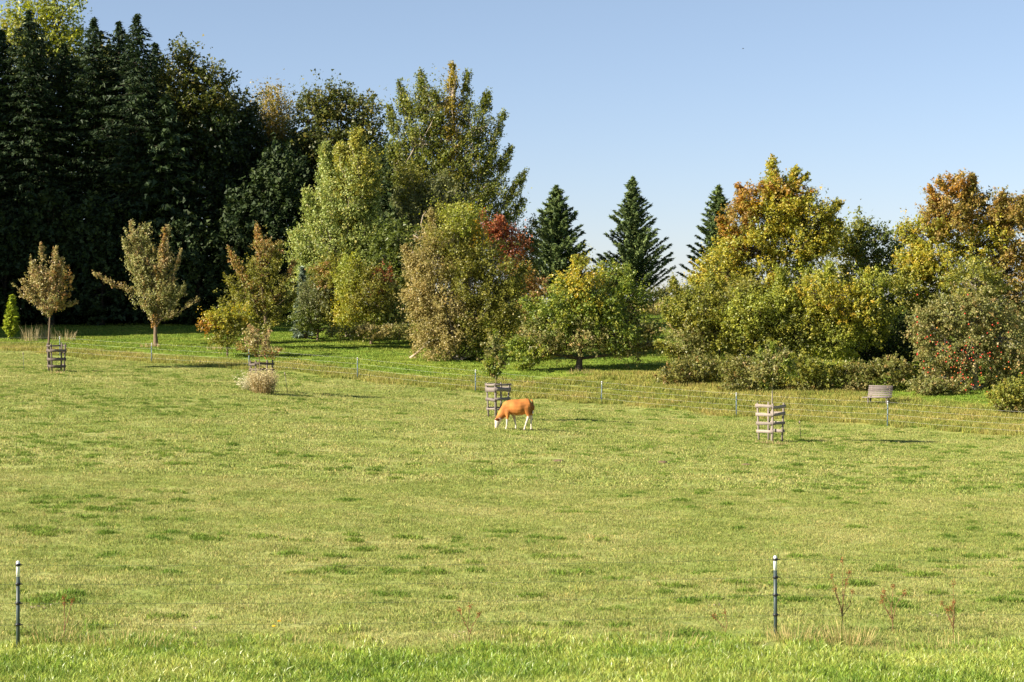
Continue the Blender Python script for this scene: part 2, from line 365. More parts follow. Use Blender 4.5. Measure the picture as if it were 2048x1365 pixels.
PALS = dict(
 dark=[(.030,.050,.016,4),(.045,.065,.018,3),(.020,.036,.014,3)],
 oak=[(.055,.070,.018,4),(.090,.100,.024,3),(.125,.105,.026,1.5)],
 birch=[(.16,.14,.035,3),(.24,.17,.04,3),(.13,.13,.035,3)],
 limegold=[(.18,.21,.036,3),(.24,.24,.038,3),(.13,.155,.03,3)],
 silver=[(.19,.23,.065,4),(.26,.29,.095,3),(.12,.16,.045,3),(.32,.29,.09,1)],
 silvertop=[(.24,.24,.05,4),(.30,.25,.05,2),(.19,.21,.05,3)],
 poplar=[(.10,.12,.025,4),(.15,.15,.03,3),(.07,.09,.022,3)],
 poplargold=[(.24,.18,.026,3),(.18,.15,.03,3),(.12,.12,.025,2)],
 grey=[(.10,.115,.045,4),(.14,.145,.06,3),(.07,.085,.03,3)],
 feather=[(.095,.125,.028,4),(.125,.150,.030,3),(.065,.090,.022,2)],
 olive=[(.15,.155,.030,4),(.21,.19,.04,3),(.11,.12,.025,3)],
 tan=[(.235,.195,.08,4),(.28,.235,.10,3),(.18,.165,.055,4),(.27,.19,.07,.6)],
 red=[(.30,.095,.045,4),(.34,.13,.055,3),(.22,.06,.04,2),(.20,.13,.05,1.5)],
 orange=[(.42,.23,.045,3),(.36,.18,.04,3),(.28,.21,.045,3)],
 yellow=[(.55,.38,.02,4),(.48,.34,.025,3),(.36,.30,.03,1)],
 pearyel=[(.29,.25,.032,4),(.21,.215,.032,4),(.34,.23,.035,1.5),(.14,.16,.028,3),(.10,.12,.025,1.5)],
 rust=[(.29,.175,.05,4),(.25,.19,.045,4),(.20,.19,.04,4),(.33,.22,.08,1.5)],
 apple=[(.12,.165,.028,4),(.19,.22,.035,3),(.075,.115,.022,3),(.28,.27,.05,1)],
 applegrey=[(.16,.165,.055,4),(.22,.20,.075,3),(.10,.12,.035,3),(.30,.20,.09,1)],
 bush=[(.13,.15,.028,4),(.20,.20,.032,4),(.27,.24,.045,2),(.08,.10,.022,3)],
 bramble=[(.13,.14,.035,4),(.19,.18,.055,3),(.08,.09,.025,3),(.22,.13,.05,1)],
 redbrown=[(.27,.17,.065,4),(.31,.155,.07,2.5),(.22,.185,.06,4),(.16,.165,.045,4)],
 pinkish=[(.29,.235,.12,4),(.33,.20,.115,1.8),(.25,.225,.095,4),(.17,.165,.06,3)],
 sage=[(.21,.215,.085,4),(.26,.25,.11,3),(.15,.16,.055,3),(.29,.20,.10,1.2)],
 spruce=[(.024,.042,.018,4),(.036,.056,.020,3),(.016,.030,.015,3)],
 fir=[(.066,.096,.030,4),(.095,.128,.038,3),(.036,.058,.024,2.5)],
 bluefir=[(.08,.11,.085,4),(.11,.14,.11,3),(.055,.08,.06,3)],
 thuja=[(.22,.27,.020,4),(.30,.33,.03,3),(.14,.19,.02,3)])
for k_, v_ in PALS.items():
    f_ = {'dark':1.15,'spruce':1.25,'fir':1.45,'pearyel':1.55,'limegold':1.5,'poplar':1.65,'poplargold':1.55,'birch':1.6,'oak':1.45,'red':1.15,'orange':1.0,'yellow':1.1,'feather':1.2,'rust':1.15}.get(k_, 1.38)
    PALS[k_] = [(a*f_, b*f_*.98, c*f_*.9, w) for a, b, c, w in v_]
def pick(pal, n):
    p = PALS[pal]; w = np.array([q[3] for q in p]); i = rng.choice(len(p), n, p=w/w.sum()); return np.array([q[:3] for q in p])[i]
BK = dict(brown=(.16,.115,.075), grey=(.24,.21,.17), dark=(.07,.055,.042), pale=(.42,.34,.26))
DENS = 2.2
def keep3(P, n, noise):
    # boughs carry leaves, the air between them does not
    v = sum(np.sin(P @ np.array(k)+f) for k, f in (((2.1,1.3,3.4),.3),((-1.7,2.2,2.6),1.9),((3.4,-.8,-4.1),.7),((.9,3.1,5.2),2.6)))/4
    return rng.random(n) < np.clip(.76+noise*1.45*v, .04, 1)
def tree(name, label, cat, base, parts, trunk_r=.18, leaf=.12, per=16, dens=1.0, twig=.6, up=.5, out=.8, bark='brown', group=None,
         trunk_top=None, depth=1.0, d=None, mat=None, elong=1.3, inner=.45, wood=True, sprd=.17, quad=False, lean=0, noise=.5):
    """parts: ('e', px,py,rx,ry,pal[,off]) blobs; ('l', x0,y0,x1,y1,r,pal[,off]) limbs; picture units, turned into metres at the tree's distance"""
    if name != 'undergrowth_tree': dens = dens*DENS; leaf = leaf*(.72 if leaf < .19 else .85); dens = dens*(1.25 if leaf < .15 else 1)
    B = gp(base[0], d) if d else at(*base)
    s = B.y/F; root = empty(name, B); tag(root, label, cat, group)
    lb = MB(); wb = MB(); bc = BK[bark]
    Bn = np.array(B); tops = []
    TT = trunk_top if trunk_top else (base[0], min(p[2] if p[0]=='e' else min(p[2],p[4]) for p in parts)+20)
    top = np.array(wp(TT[0], TT[1], B.y)) - Bn
    nseg = 7; tr = [top*t + np.array([math.sin(t*5+base[0])*.10*trunk_r/.18, math.cos(t*4+base[0])*.1, 0])*(t*(1-t)*3) for t in np.linspace(0,1,nseg)]
    if wood: wb.tube([tr[0]-np.array([0,0,.25])]+tr, [trunk_r*1.35]+[trunk_r*(1.12 if t==0 else 1)*(1-.85*t) for t in np.linspace(0,1,nseg)], 8, bc)
    for p in parts:
        k = p[0]; pal = p[5] if k == 'e' else p[6]; off = (p[6] if k=='e' else p[7]) if len(p) > (6 if k=='e' else 7) else rng.uniform(-.3,.3)
        if k == 'e':
            _, px, py, rx, ry = p[:5]; dd = B.y + off
            c = np.array(wp(px, py, dd)) - Bn; rad = np.array([rx, (rx+ry)/2*depth, ry])*s
            area = math.pi*rx*ry*s*s; nt_ = int(max(8, area*16*dens/ (leaf/.12)**1.2 /(twig/.6)**.8 * (16/per)**.5))
            u = unit(rng.normal(0,1,(nt_,3))); r = inner + (1-inner)*rng.random(nt_)**.6
            # lumpy outline
            lump = 1 + .26*noise*np.sin(u[:,0]*6+u[:,2]*5+px)*np.sin(u[:,1]*5+u[:,2]*3+py)*1.6 + .16*noise*rng.normal(0,1,nt_)
            Pst = c + u*rad*(r*lump*.86)[:,None]; o = unit(u*rad/rad.max())
            D = unit(o*out + np.array([0,0,up]) + rng.normal(0,.35,(nt_,3)))
            L = twig*rng.uniform(.5,1.5,nt_)
            sh_ = rng.random(nt_) < .07*noise; L[sh_] *= 1.9; D[sh_] = unit(D[sh_]+np.array([0,0,.5]))
            kp = keep3(Pst, nt_, noise); Pst, D, L = Pst[kp], D[kp], L[kp]; nt_ = len(L)
            if wood:
                # limb to the blob
                q = tr[min(nseg-1, max(0, int(nseg*max(0,min(.95,(c[2]-rad[2]*.7)/max(top[2],.1))))))]
                m = (np.array(q)+c)/2 + np.array([0,0,-.1*rad[2]])
                lr = max(.03, trunk_r*.45)
                wb.tube([q, m, c, c+np.array([0,0,rad[2]*.5])], [lr, lr*.7, lr*.45, lr*.15], 5, bc)
                for j in rng.choice(nt_, min(nt_, max(6, nt_//14)), replace=False):
                    a = c*(.55)+np.array(m)*.45 + rng.normal(0,.15,3)*rad; e = Pst[j]
                    wb.tube([a, (a+e)/2+rng.normal(0,.08,3), e, e+D[j]*L[j]*.7], [lr*.3, lr*.2, lr*.12, .008], 4, bc, False)
        else:
            _, x0, y0, x1, y1, rr = p[:6]
            a = np.array(wp(x0,y0,B.y+off*.3))-Bn; e = np.array(wp(x1,y1,B.y+off))-Bn; Ln = np.linalg.norm(e-a); r_ = rr*s
            area = Ln*r_*2; nt_ = int(max(6, area*18*dens/(leaf/.12)**1.2/(twig/.6)**.8 * (16/per)**.5))
            t = rng.random(nt_)**.8; bow = np.array([0,0,-.06*Ln]); ax = a+(e-a)*t[:,None]+bow*(4*t*(1-t))[:,None]
            u = unit(rng.normal(0,1,(nt_,3))); env = np.sin(np.clip(t*.85+.15,0,1)*math.pi)**.6*.85+.15
            Pst = ax + u*(r_*env*rng.random(nt_)**.5*.8)[:,None]
            kp = keep3(Pst, nt_, noise*.5); Pst, u, t, ax = Pst[kp], u[kp], t[kp], ax[kp]; nt_ = len(t)
            D = unit(unit(e-a)[None]*.9 + u*out*.6 + np.array([0,0,up*.5]) + rng.normal(0,.3,(nt_,3))); L = twig*rng.uniform(.5,1.4,nt_)*(1-.35*t)
            if wood:
                lr = max(.02, trunk_r*.35); ts = np.linspace(0,1,5)
                wb.tube([a+(e-a)*q+bow*(4*q*(1-q))+rng.normal(0,.02*Ln/3,3) for q in ts], [lr*(1-.9*q) for q in ts], 5, bc)
                for j in rng.choice(nt_, min(nt_, max(4, nt_//12)), replace=False):
                    wb.tube([ax[j], Pst[j], Pst[j]+D[j]*L[j]*.7], [lr*.25, lr*.15, .008], 4, bc, False)
        npt = np.maximum(3, rng.poisson(per, nt_)); idx = np.repeat(np.arange(nt_), npt); m_ = len(idx)
        t = rng.random(m_)
        P = Pst[idx] + D[idx]*(L[idx]*t)[:,None] + rng.normal(0,1,(m_,3))*(L[idx]*sprd*(1.15-.6*t))[:,None]
        nrm = unit(rng.normal(0,.75,(m_,3)) + np.array([-.25,-.2,.55]) + D[idx]*.2)
        tc = pick(pal, nt_); lc = .62*tc[idx] + .38*pick(pal, m_); lc *= rng.uniform(.72,1.3,m_)[:,None]
        leaves(lb, P, nrm, leaf, lc, elong, tip=unit(D[idx]+rng.normal(0,.7,(m_,3))-np.array([0,0,.25])), quad=quad)
    lb.build('crown', mat or LEAF, root)
    if wood: wb.build('trunk', BARK, root, True)
    return root

def conifer(name, label, base_px, top_px, rad_px, d=None, pal='fir', droop=-.35, n=150, spray=.32, trunk_r=.15, group=None, y_low=None, fine=1.0, asym=0, cat='conifer tree', shape=.85, sweep=.25, vary=(.62,1.12), fan=.26, lift=None):
    B = gp(base_px[0], d) if d else at(*base_px)
    root = empty(name, B); tag(root, label, cat, group); s = B.y/F
    T = np.array(wp(top_px[0], top_px[1], B.y)) - np.array(B); H = T[2]; rad = rad_px*s
    z0 = .03 if y_low is None else y_low
    lb = MB(); wb = MB()
    bcol = BK['dark'] if pal == 'spruce' else BK['brown']
    wb.tube([(0,0,-.3),(T[0]*.4,0,H*.4),(T[0],0,H*.995)], [trunk_r*1.2, trunk_r*.7, .015], 6, bcol)
    for i in range(n):
        t = z0 + (1-z0)*((i+rng.random())/n)**.9; zz = H*t
        a = i*2.39996 + rng.normal(0,.3); rr = rad*((1-t)**shape)*rng.uniform(*vary)*(1+asym*math.cos(a)) + .03*H*(1-t)**.3*.6
        if t > .97: rr *= .5
        ts = np.linspace(0,1,5); dv = np.array([math.cos(a), math.sin(a), 0]); o = np.array([T[0]*t,0,zz])
        pl = [o + dv*rr*q + np.array([0,0, rr*(-droop*q + sweep*q*q)]) for q in ts]
        wb.tube(pl, [.035*(1-t)+.012]+[.02*(1-q)*(1-t)+.006 for q in ts[1:]], 4, bcol, False)
        m = int(max(14, rr/spray*15*fine)); q = rng.random(m)**.75
        ax = o + dv*(rr*q)[:,None] + np.array([0,0,1])*(rr*(-droop*q+sweep*q*q))[:,None]
        sd = np.cross(dv,[0,0,1]); sgn = rng.choice([-1,1],m); w_ = rr*fan*(1-q*.8)*rng.random(m) + spray*.12
        P = ax + sd*(sgn*w_)[:,None] + rng.normal(0,spray*.14,(m,3)) - np.array([0,0,1])*(w_*(.35 if droop > 0 else -.1))[:,None]*1.0
        tip = unit(dv*(.9)+sd*(sgn*.55)[:,None] + np.array([0,0,.35 if droop < 0 else -.45]) + rng.normal(0,.25,(m,3)))
        nrm = unit(rng.normal(0,.5,(m,3))+np.array([0,-.1,.7]))
        lc = pick(pal, m)*rng.uniform(.7,1.3,m)[:,None]
        leaves(lb, P, nrm, spray*.42, lc, 2.4, tip)
    lb.build('crown', NEEDLE, root); wb.build('trunk', BARK, root, True)
    return root
def copytree(o, loc, rz, sc_=1, label=None):
    c = o.copy(); C.objects.link(c); c.location = loc; c.rotation_euler = (0,0,rz); c.scale = (sc_,)*3
    if label: c['label'] = label
    for ch in list(o.children):
        k = ch.copy(); C.objects.link(k); k.parent = c
    return c

G_SP = 'tall spruces at the edge of the dark wood'
# --- the dark wood at the left, 148 to 172 m away
conifer('spruce_tree', 'leftmost tall dark spruce, its crown cut by the left edge of the photo', (6,650), (4,62), 120, d=150, pal='spruce', n=360, spray=.38, droop=.28, sweep=.1, group=G_SP, shape=.52, fine=.62, vary=(.4,1.1), fan=.34)
conifer('spruce_tree', 'broad dark spruce standing before the tall yellow-green crown in the wood', (62,650), (58,22), 125, d=149, pal='spruce', n=360, spray=.38, droop=.28, sweep=.1, group=G_SP, shape=.52, fine=.62, vary=(.4,1.1), fan=.34)
sp2 = conifer('spruce_tree', 'dark narrow spruce right beside the tall yellow-green crown in the wood', (138,650), (128,88), 105, d=151, pal='spruce', n=360, spray=.38, droop=.28, sweep=.1, group=G_SP, shape=.52, fine=.62, vary=(.4,1.1), fan=.34)
conifer('spruce_tree', 'dark spruce with a blunt top between the yellow-green crown and the sharpest spire', (192,650), (188,36), 118, d=150, pal='spruce', n=360, spray=.38, droop=.28, sweep=.1, group=G_SP, shape=.52, fine=.62, vary=(.4,1.1), fan=.34)
conifer('spruce_tree', 'dark spruce just left of the sharpest spire, the tops almost touching', (240,650), (238,44), 100, d=152, pal='spruce', n=360, spray=.38, droop=.28, sweep=.1, group=G_SP, shape=.52, fine=.62, vary=(.4,1.1), fan=.34)
conifer('spruce_tree', 'dark spruce with the sharpest spire, at the right end of the spruce group', (276,650), (273,30), 112, d=148, pal='spruce', n=360, spray=.38, droop=.28, sweep=.1, group=G_SP, shape=.52, fine=.62, vary=(.4,1.1), fan=.34)
conifer('spruce_tree', 'low dark spruce wholly in shadow behind the tallest young fruit tree', (330,650), (330,190), 120, d=147, pal='spruce', n=120, spray=.6, droop=.25, sweep=.1, group=G_SP, shape=.6)
tree('tall_broadleaf_tree', 'tall yellow-green sunlit broadleaf crown rising behind the dark spruces at upper left', 'broadleaf tree', (100,650),
 [('e',60,60,60,85,'limegold'),('e',120,50,50,75,'limegold'),('e',20,90,40,70,'olive'),('e',100,160,75,80,'olive'),('e',140,110,34,60,'limegold')], d=160, trunk_r=.4, leaf=.24, per=12, twig=1.1, bark='dark', inner=.3)
G_OAK = 'big oaks at the top of the wood'
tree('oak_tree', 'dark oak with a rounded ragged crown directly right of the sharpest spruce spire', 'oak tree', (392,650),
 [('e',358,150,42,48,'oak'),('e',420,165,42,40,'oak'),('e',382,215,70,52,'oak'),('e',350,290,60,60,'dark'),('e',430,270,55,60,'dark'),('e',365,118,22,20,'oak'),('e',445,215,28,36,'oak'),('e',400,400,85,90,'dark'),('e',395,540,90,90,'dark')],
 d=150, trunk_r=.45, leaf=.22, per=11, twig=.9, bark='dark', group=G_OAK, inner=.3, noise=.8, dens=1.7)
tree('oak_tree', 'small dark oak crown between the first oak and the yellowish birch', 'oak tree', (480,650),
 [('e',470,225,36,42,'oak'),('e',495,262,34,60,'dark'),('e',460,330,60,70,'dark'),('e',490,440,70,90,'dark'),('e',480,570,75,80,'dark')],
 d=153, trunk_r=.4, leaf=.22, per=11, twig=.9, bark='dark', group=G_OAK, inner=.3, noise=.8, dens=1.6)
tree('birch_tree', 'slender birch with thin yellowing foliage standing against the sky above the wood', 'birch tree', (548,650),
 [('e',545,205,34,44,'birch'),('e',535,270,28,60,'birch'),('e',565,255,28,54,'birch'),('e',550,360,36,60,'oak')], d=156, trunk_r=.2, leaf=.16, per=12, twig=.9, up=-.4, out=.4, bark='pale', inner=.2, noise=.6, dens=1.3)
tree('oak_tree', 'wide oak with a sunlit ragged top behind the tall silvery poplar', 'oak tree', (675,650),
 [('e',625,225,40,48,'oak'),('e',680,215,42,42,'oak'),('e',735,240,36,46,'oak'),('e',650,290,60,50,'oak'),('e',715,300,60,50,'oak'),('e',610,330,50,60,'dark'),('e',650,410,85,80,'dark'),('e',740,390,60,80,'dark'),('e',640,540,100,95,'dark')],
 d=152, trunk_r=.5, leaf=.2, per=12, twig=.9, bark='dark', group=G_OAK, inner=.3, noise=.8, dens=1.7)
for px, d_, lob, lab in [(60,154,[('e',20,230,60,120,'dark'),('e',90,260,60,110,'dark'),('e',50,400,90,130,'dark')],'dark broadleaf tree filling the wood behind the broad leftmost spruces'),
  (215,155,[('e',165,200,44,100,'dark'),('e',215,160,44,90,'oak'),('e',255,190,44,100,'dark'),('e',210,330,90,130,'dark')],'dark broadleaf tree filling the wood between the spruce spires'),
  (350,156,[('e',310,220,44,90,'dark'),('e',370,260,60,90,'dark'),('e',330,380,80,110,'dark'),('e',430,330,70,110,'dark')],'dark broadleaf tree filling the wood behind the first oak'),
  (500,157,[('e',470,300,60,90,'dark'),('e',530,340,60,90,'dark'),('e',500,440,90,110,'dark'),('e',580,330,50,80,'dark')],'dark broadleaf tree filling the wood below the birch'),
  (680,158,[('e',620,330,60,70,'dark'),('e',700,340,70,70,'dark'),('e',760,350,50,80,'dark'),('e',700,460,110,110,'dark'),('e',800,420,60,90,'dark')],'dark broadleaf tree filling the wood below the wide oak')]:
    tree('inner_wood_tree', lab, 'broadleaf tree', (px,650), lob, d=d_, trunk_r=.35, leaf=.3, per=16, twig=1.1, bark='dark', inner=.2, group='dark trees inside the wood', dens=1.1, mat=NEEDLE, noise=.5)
# undergrowth of the wood, in shadow
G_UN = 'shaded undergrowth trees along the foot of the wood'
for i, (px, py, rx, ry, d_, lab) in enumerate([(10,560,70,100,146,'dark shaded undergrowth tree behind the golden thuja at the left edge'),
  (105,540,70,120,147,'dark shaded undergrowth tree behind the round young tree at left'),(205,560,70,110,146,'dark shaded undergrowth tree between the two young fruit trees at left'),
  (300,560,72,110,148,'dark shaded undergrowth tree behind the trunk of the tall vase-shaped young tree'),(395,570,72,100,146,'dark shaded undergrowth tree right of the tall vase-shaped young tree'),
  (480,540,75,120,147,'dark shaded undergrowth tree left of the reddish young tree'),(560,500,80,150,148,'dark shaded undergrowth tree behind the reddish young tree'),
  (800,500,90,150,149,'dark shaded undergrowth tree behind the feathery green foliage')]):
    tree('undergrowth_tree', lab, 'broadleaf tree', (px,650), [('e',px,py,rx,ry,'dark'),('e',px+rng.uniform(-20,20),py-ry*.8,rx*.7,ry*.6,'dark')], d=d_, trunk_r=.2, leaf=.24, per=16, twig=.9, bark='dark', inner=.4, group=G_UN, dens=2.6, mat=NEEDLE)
# second row inside the wood closes the gaps to the sky (copies, turned)
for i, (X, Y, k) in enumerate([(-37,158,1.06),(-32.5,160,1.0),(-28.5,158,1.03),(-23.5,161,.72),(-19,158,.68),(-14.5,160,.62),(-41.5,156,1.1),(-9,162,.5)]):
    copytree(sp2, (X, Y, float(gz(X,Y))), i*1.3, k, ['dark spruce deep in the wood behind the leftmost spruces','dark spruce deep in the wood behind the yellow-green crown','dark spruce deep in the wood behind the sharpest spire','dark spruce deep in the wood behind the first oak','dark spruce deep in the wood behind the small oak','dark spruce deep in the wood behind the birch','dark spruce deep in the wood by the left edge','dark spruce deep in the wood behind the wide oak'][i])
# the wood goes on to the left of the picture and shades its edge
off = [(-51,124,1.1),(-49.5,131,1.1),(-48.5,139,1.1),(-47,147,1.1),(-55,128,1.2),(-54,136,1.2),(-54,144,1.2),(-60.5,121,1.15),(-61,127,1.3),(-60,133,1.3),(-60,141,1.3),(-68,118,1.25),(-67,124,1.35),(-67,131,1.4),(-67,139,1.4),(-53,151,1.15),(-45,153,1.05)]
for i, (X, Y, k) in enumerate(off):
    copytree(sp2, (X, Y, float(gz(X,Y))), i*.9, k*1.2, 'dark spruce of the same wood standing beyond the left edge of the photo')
# --- middle group
tree('silver_poplar_tree', 'broad silvery yellow-green poplar leaning over the shaded wood, left of the tallest tree', 'poplar tree', (700,668),
 [('l',700,560,712,272,34,'silvertop'),('l',700,560,650,300,34,'silver'),('l',700,600,745,330,38,'silver'),('l',690,600,612,390,30,'silver'),('l',700,600,680,300,34,'silvertop'),('l',690,610,590,470,30,'silver'),
  ('e',690,400,66,90,'silver'),('e',720,360,48,70,'silvertop'),('e',665,500,80,75,'silver'),('e',735,480,44,70,'silver'),('e',625,520,42,60,'silver'),('e',650,590,75,60,'silver'),('e',600,500,24,36,'silver')],
 d=131, trunk_r=.3, leaf=.15, per=15, twig=.75, up=.9, bark='pale', dens=1.05)
tree('tall_poplar_tree', 'tallest tree at centre, an open poplar with upright golden green shoots against the sky', 'poplar tree', (905,690),
 [('l',905,520,905,132,26,'poplargold'),('l',905,480,935,150,22,'poplar'),('l',900,520,842,150,34,'poplar'),('l',895,520,800,170,30,'poplar'),('l',890,540,778,215,28,'poplar'),('l',900,430,870,190,30,'poplar'),
  ('l',910,450,975,190,28,'poplar'),('l',915,470,1005,235,26,'poplar'),('l',915,500,1020,300,26,'poplar'),('l',920,520,1048,350,24,'poplar'),('l',920,540,1050,395,24,'poplar'),('l',895,560,780,300,34,'poplar'),('l',900,560,800,380,40,'grey'),
  ('e',880,330,55,60,'poplar'),('e',930,320,50,60,'poplar'),('e',900,250,34,55,'poplargold'),('e',960,410,55,45,'poplar'),('e',870,420,60,50,'grey'),('e',1010,440,40,40,'poplar'),('e',830,290,44,60,'poplar'),('e',820,400,40,50,'grey'),('e',860,220,40,50,'poplar'),('e',820,225,30,40,'poplar'),('e',950,260,40,55,'poplar'),('e',985,330,34,45,'poplar'),('e',905,190,18,40,'poplargold'),('e',900,400,60,60,'olive'),('e',980,390,40,34,'poplar')],
 d=136, trunk_r=.32, leaf=.15, per=13, twig=.7, up=.9, out=.35, bark='pale', trunk_top=(908,200), noise=1.2, dens=.62, sprd=.16)
tree('grey_willow_tree', 'grey-green bushy willow below the left side of the tallest tree', 'willow tree', (845,680),
 [('e',835,430,44,55,'grey'),('e',875,400,50,50,'grey'),('e',820,370,34,40,'olive'),('e',900,440,60,50,'grey'),('e',860,500,70,60,'grey')], d=133, trunk_r=.2, leaf=.14, per=14, twig=.6, bark='grey')
tree('feathery_tree', 'fresh green feathery-leaved tree beneath the grey willow', 'locust tree', (800,680),
 [('e',795,480,50,30,'feather'),('e',830,520,44,34,'feather'),('e',770,520,34,30,'feather'),('e',800,560,50,40,'feather'),('e',815,600,50,50,'olive')], d=128, trunk_r=.14, leaf=.15, elong=2.2, per=15, twig=.6, up=-.1, bark='dark', noise=1)
conifer('silver_fir_tree', 'pale blue-grey fir half hidden between the reddish young tree and the silvery poplar', (612,668), (604,535), 36, d=129, pal='bluefir', n=90, spray=.3, droop=.3, sweep=.2)
tree('low_shrub', 'grey-green leafy shrub with brown tips at the foot of the silvery poplar', 'shrub', (635,672),
 [('e',640,600,50,50,'grey'),('e',680,630,44,40,'olive'),('e',620,640,36,28,'feather'),('e',665,560,44,44,'olive'),('e',650,560,20,30,'redbrown')], d=127, trunk_r=.08, leaf=.13, per=15, twig=.45, up=.4)
tree('yellow_green_shrub', 'yellow-green arching shrub with patches of red leaves right of the silvery poplar', 'shrub', (742,678),
 [('e',735,590,52,60,'olive'),('e',700,560,30,56,'limegold'),('e',765,560,24,20,'red'),('e',748,592,18,14,'red'),('e',775,610,34,50,'olive'),('e',735,640,62,34,'limegold'),('e',790,640,34,34,'feather'),('e',705,620,36,40,'pearyel')], d=124, trunk_r=.08, leaf=.12, per=16, twig=.5, up=.5)
tree('bramble_patch', 'low tan and green bramble patch along the meadow at the foot of the shrubs', 'bramble', (740,682),
 [('e',690,668,40,12,'bramble'),('e',745,664,44,16,'tan'),('e',795,668,32,14,'bramble')], d=121, trunk_r=.03, leaf=.1, per=14, twig=.3, wood=False)
tree('tan_hawthorn', 'large tan and olive bush with hanging dry foliage at the centre of the picture', 'bush', (915,722),
 [('l',880,620,812,500,18,'tan'),('l',890,560,862,430,16,'tan'),('l',930,560,925,408,18,'olive'),('l',980,600,1046,540,18,'olive'),('l',880,660,812,590,16,'tan'),('e',865,520,46,60,'tan'),('e',900,480,50,60,'olive'),('e',940,560,56,80,'olive'),('e',855,600,44,64,'tan'),('e',900,640,60,70,'tan'),('e',960,640,52,70,'olive'),('e',880,690,50,34,'tan'),('e',950,690,44,34,'feather'),('e',1000,560,44,60,'olive'),('e',1005,640,36,60,'olive'),('e',925,440,44,34,'limegold'),('e',860,660,36,50,'tan'),('e',840,570,28,50,'tan'),('e',985,690,44,30,'olive'),('e',960,520,50,50,'olive'),('e',1020,600,30,50,'bush')],
 trunk_r=.16, leaf=.11, per=17, twig=.55, up=.25, bark='grey', dens=1.25, noise=1.1)
tree('yellow_maple', 'slim bright yellow crown sticking out above the tan bush', 'maple tree', (948,700), [('l',948,500,940,418,10,'yellow'),('l',950,520,952,450,12,'yellow'),('e',972,485,9,12,'yellow')], d=124, trunk_r=.06, leaf=.13, per=16, twig=.4, up=1, dens=1.5)
tree('red_maple', 'crimson maple crown between the tallest tree and the left conifer', 'maple tree', (1010,700), [('l',1005,520,965,430,16,'red'),('l',1010,520,1000,438,16,'red'),('e',1010,478,26,24,'red'),('e',1035,490,20,20,'red'),('e',990,460,20,18,'red'),('e',1015,520,26,28,'red')], d=126, trunk_r=.08, leaf=.13, per=14, twig=.5, up=.6, dens=1.1)
tree('orange_shrub', 'small orange and green shrub between the tan bush and the apple tree', 'shrub', (1058,720), [('e',1055,600,26,40,'redbrown'),('e',1045,560,22,26,'orange'),('e',1070,640,34,40,'olive'),('e',1040,660,26,40,'bush'),('e',1075,580,24,24,'redbrown')], d=120, trunk_r=.06, leaf=.12, per=15, twig=.45)
tree('dark_hedge_tree', 'dark green small tree filling the gap left of the first conifer', 'broadleaf tree', (1040,680), [('e',1045,520,34,60,'oak'),('e',1068,470,20,30,'oak'),('e',1040,620,40,50,'bush')], d=140, trunk_r=.12, leaf=.16, per=13, twig=.6, bark='dark')
# --- three conifers on the ridge
G_C = 'conifers on the ridge against the sky'
conifer('ridge_conifer', 'leftmost of the three ridge conifers, dense, beside the red maple', (1113,612), (1113,372), 100, d=170, pal='fir', n=240, spray=.34, droop=-.75, sweep=-.05, group=G_C, shape=.85, fine=1.5, vary=(.38,1.02), fan=.15)
conifer('ridge_conifer', 'middle ridge conifer standing free against the sky with upswept feathery branches', (1267,610), (1266,355), 98, d=172, pal='fir', n=230, spray=.32, droop=-.8, sweep=-.05, group=G_C, shape=.9, fine=1.5, vary=(.35,1.02), fan=.14)
conifer('ridge_conifer', 'right ridge conifer half hidden behind the big yellow pear tree', (1440,612), (1437,372), 90, d=174, pal='fir', n=220, spray=.32, droop=-.7, sweep=-.05, group=G_C, shape=.85, fine=1.5, vary=(.35,1.02), fan=.14)
for px, py, rx, ry, pal, lab in [(1340,594,36,20,'oak','low dark hedge bush on the ridge between the middle and right conifer'),(1392,586,32,26,'oak','dark green hedge bush on the ridge below the right conifer'),(1306,598,26,18,'oak','small dark hedge bush at the foot of the middle conifer'),(1215,590,34,36,'oak','dark hedge bush on the ridge left of the middle conifer'),(1165,590,34,40,'oak','dark hedge bush on the ridge right of the left conifer')]:
    tree('hedge_bush', lab, 'bush', (px,622), [('e',px,py,rx,ry,pal)], d=168, trunk_r=.08, leaf=.16, per=12, twig=.45, up=.9, bark='dark', group='hedge bushes along the ridge')
tree('tan_weeds', 'tan and olive tall weeds at the far edge of the meadow under the conifers', 'weeds', (1290,636), [('e',1270,625,26,12,'tan'),('e',1310,622,26,12,'tan'),('e',1240,628,20,10,'olive')], d=150, trunk_r=.02, leaf=.14, per=12, twig=.5, up=1.2, wood=False)

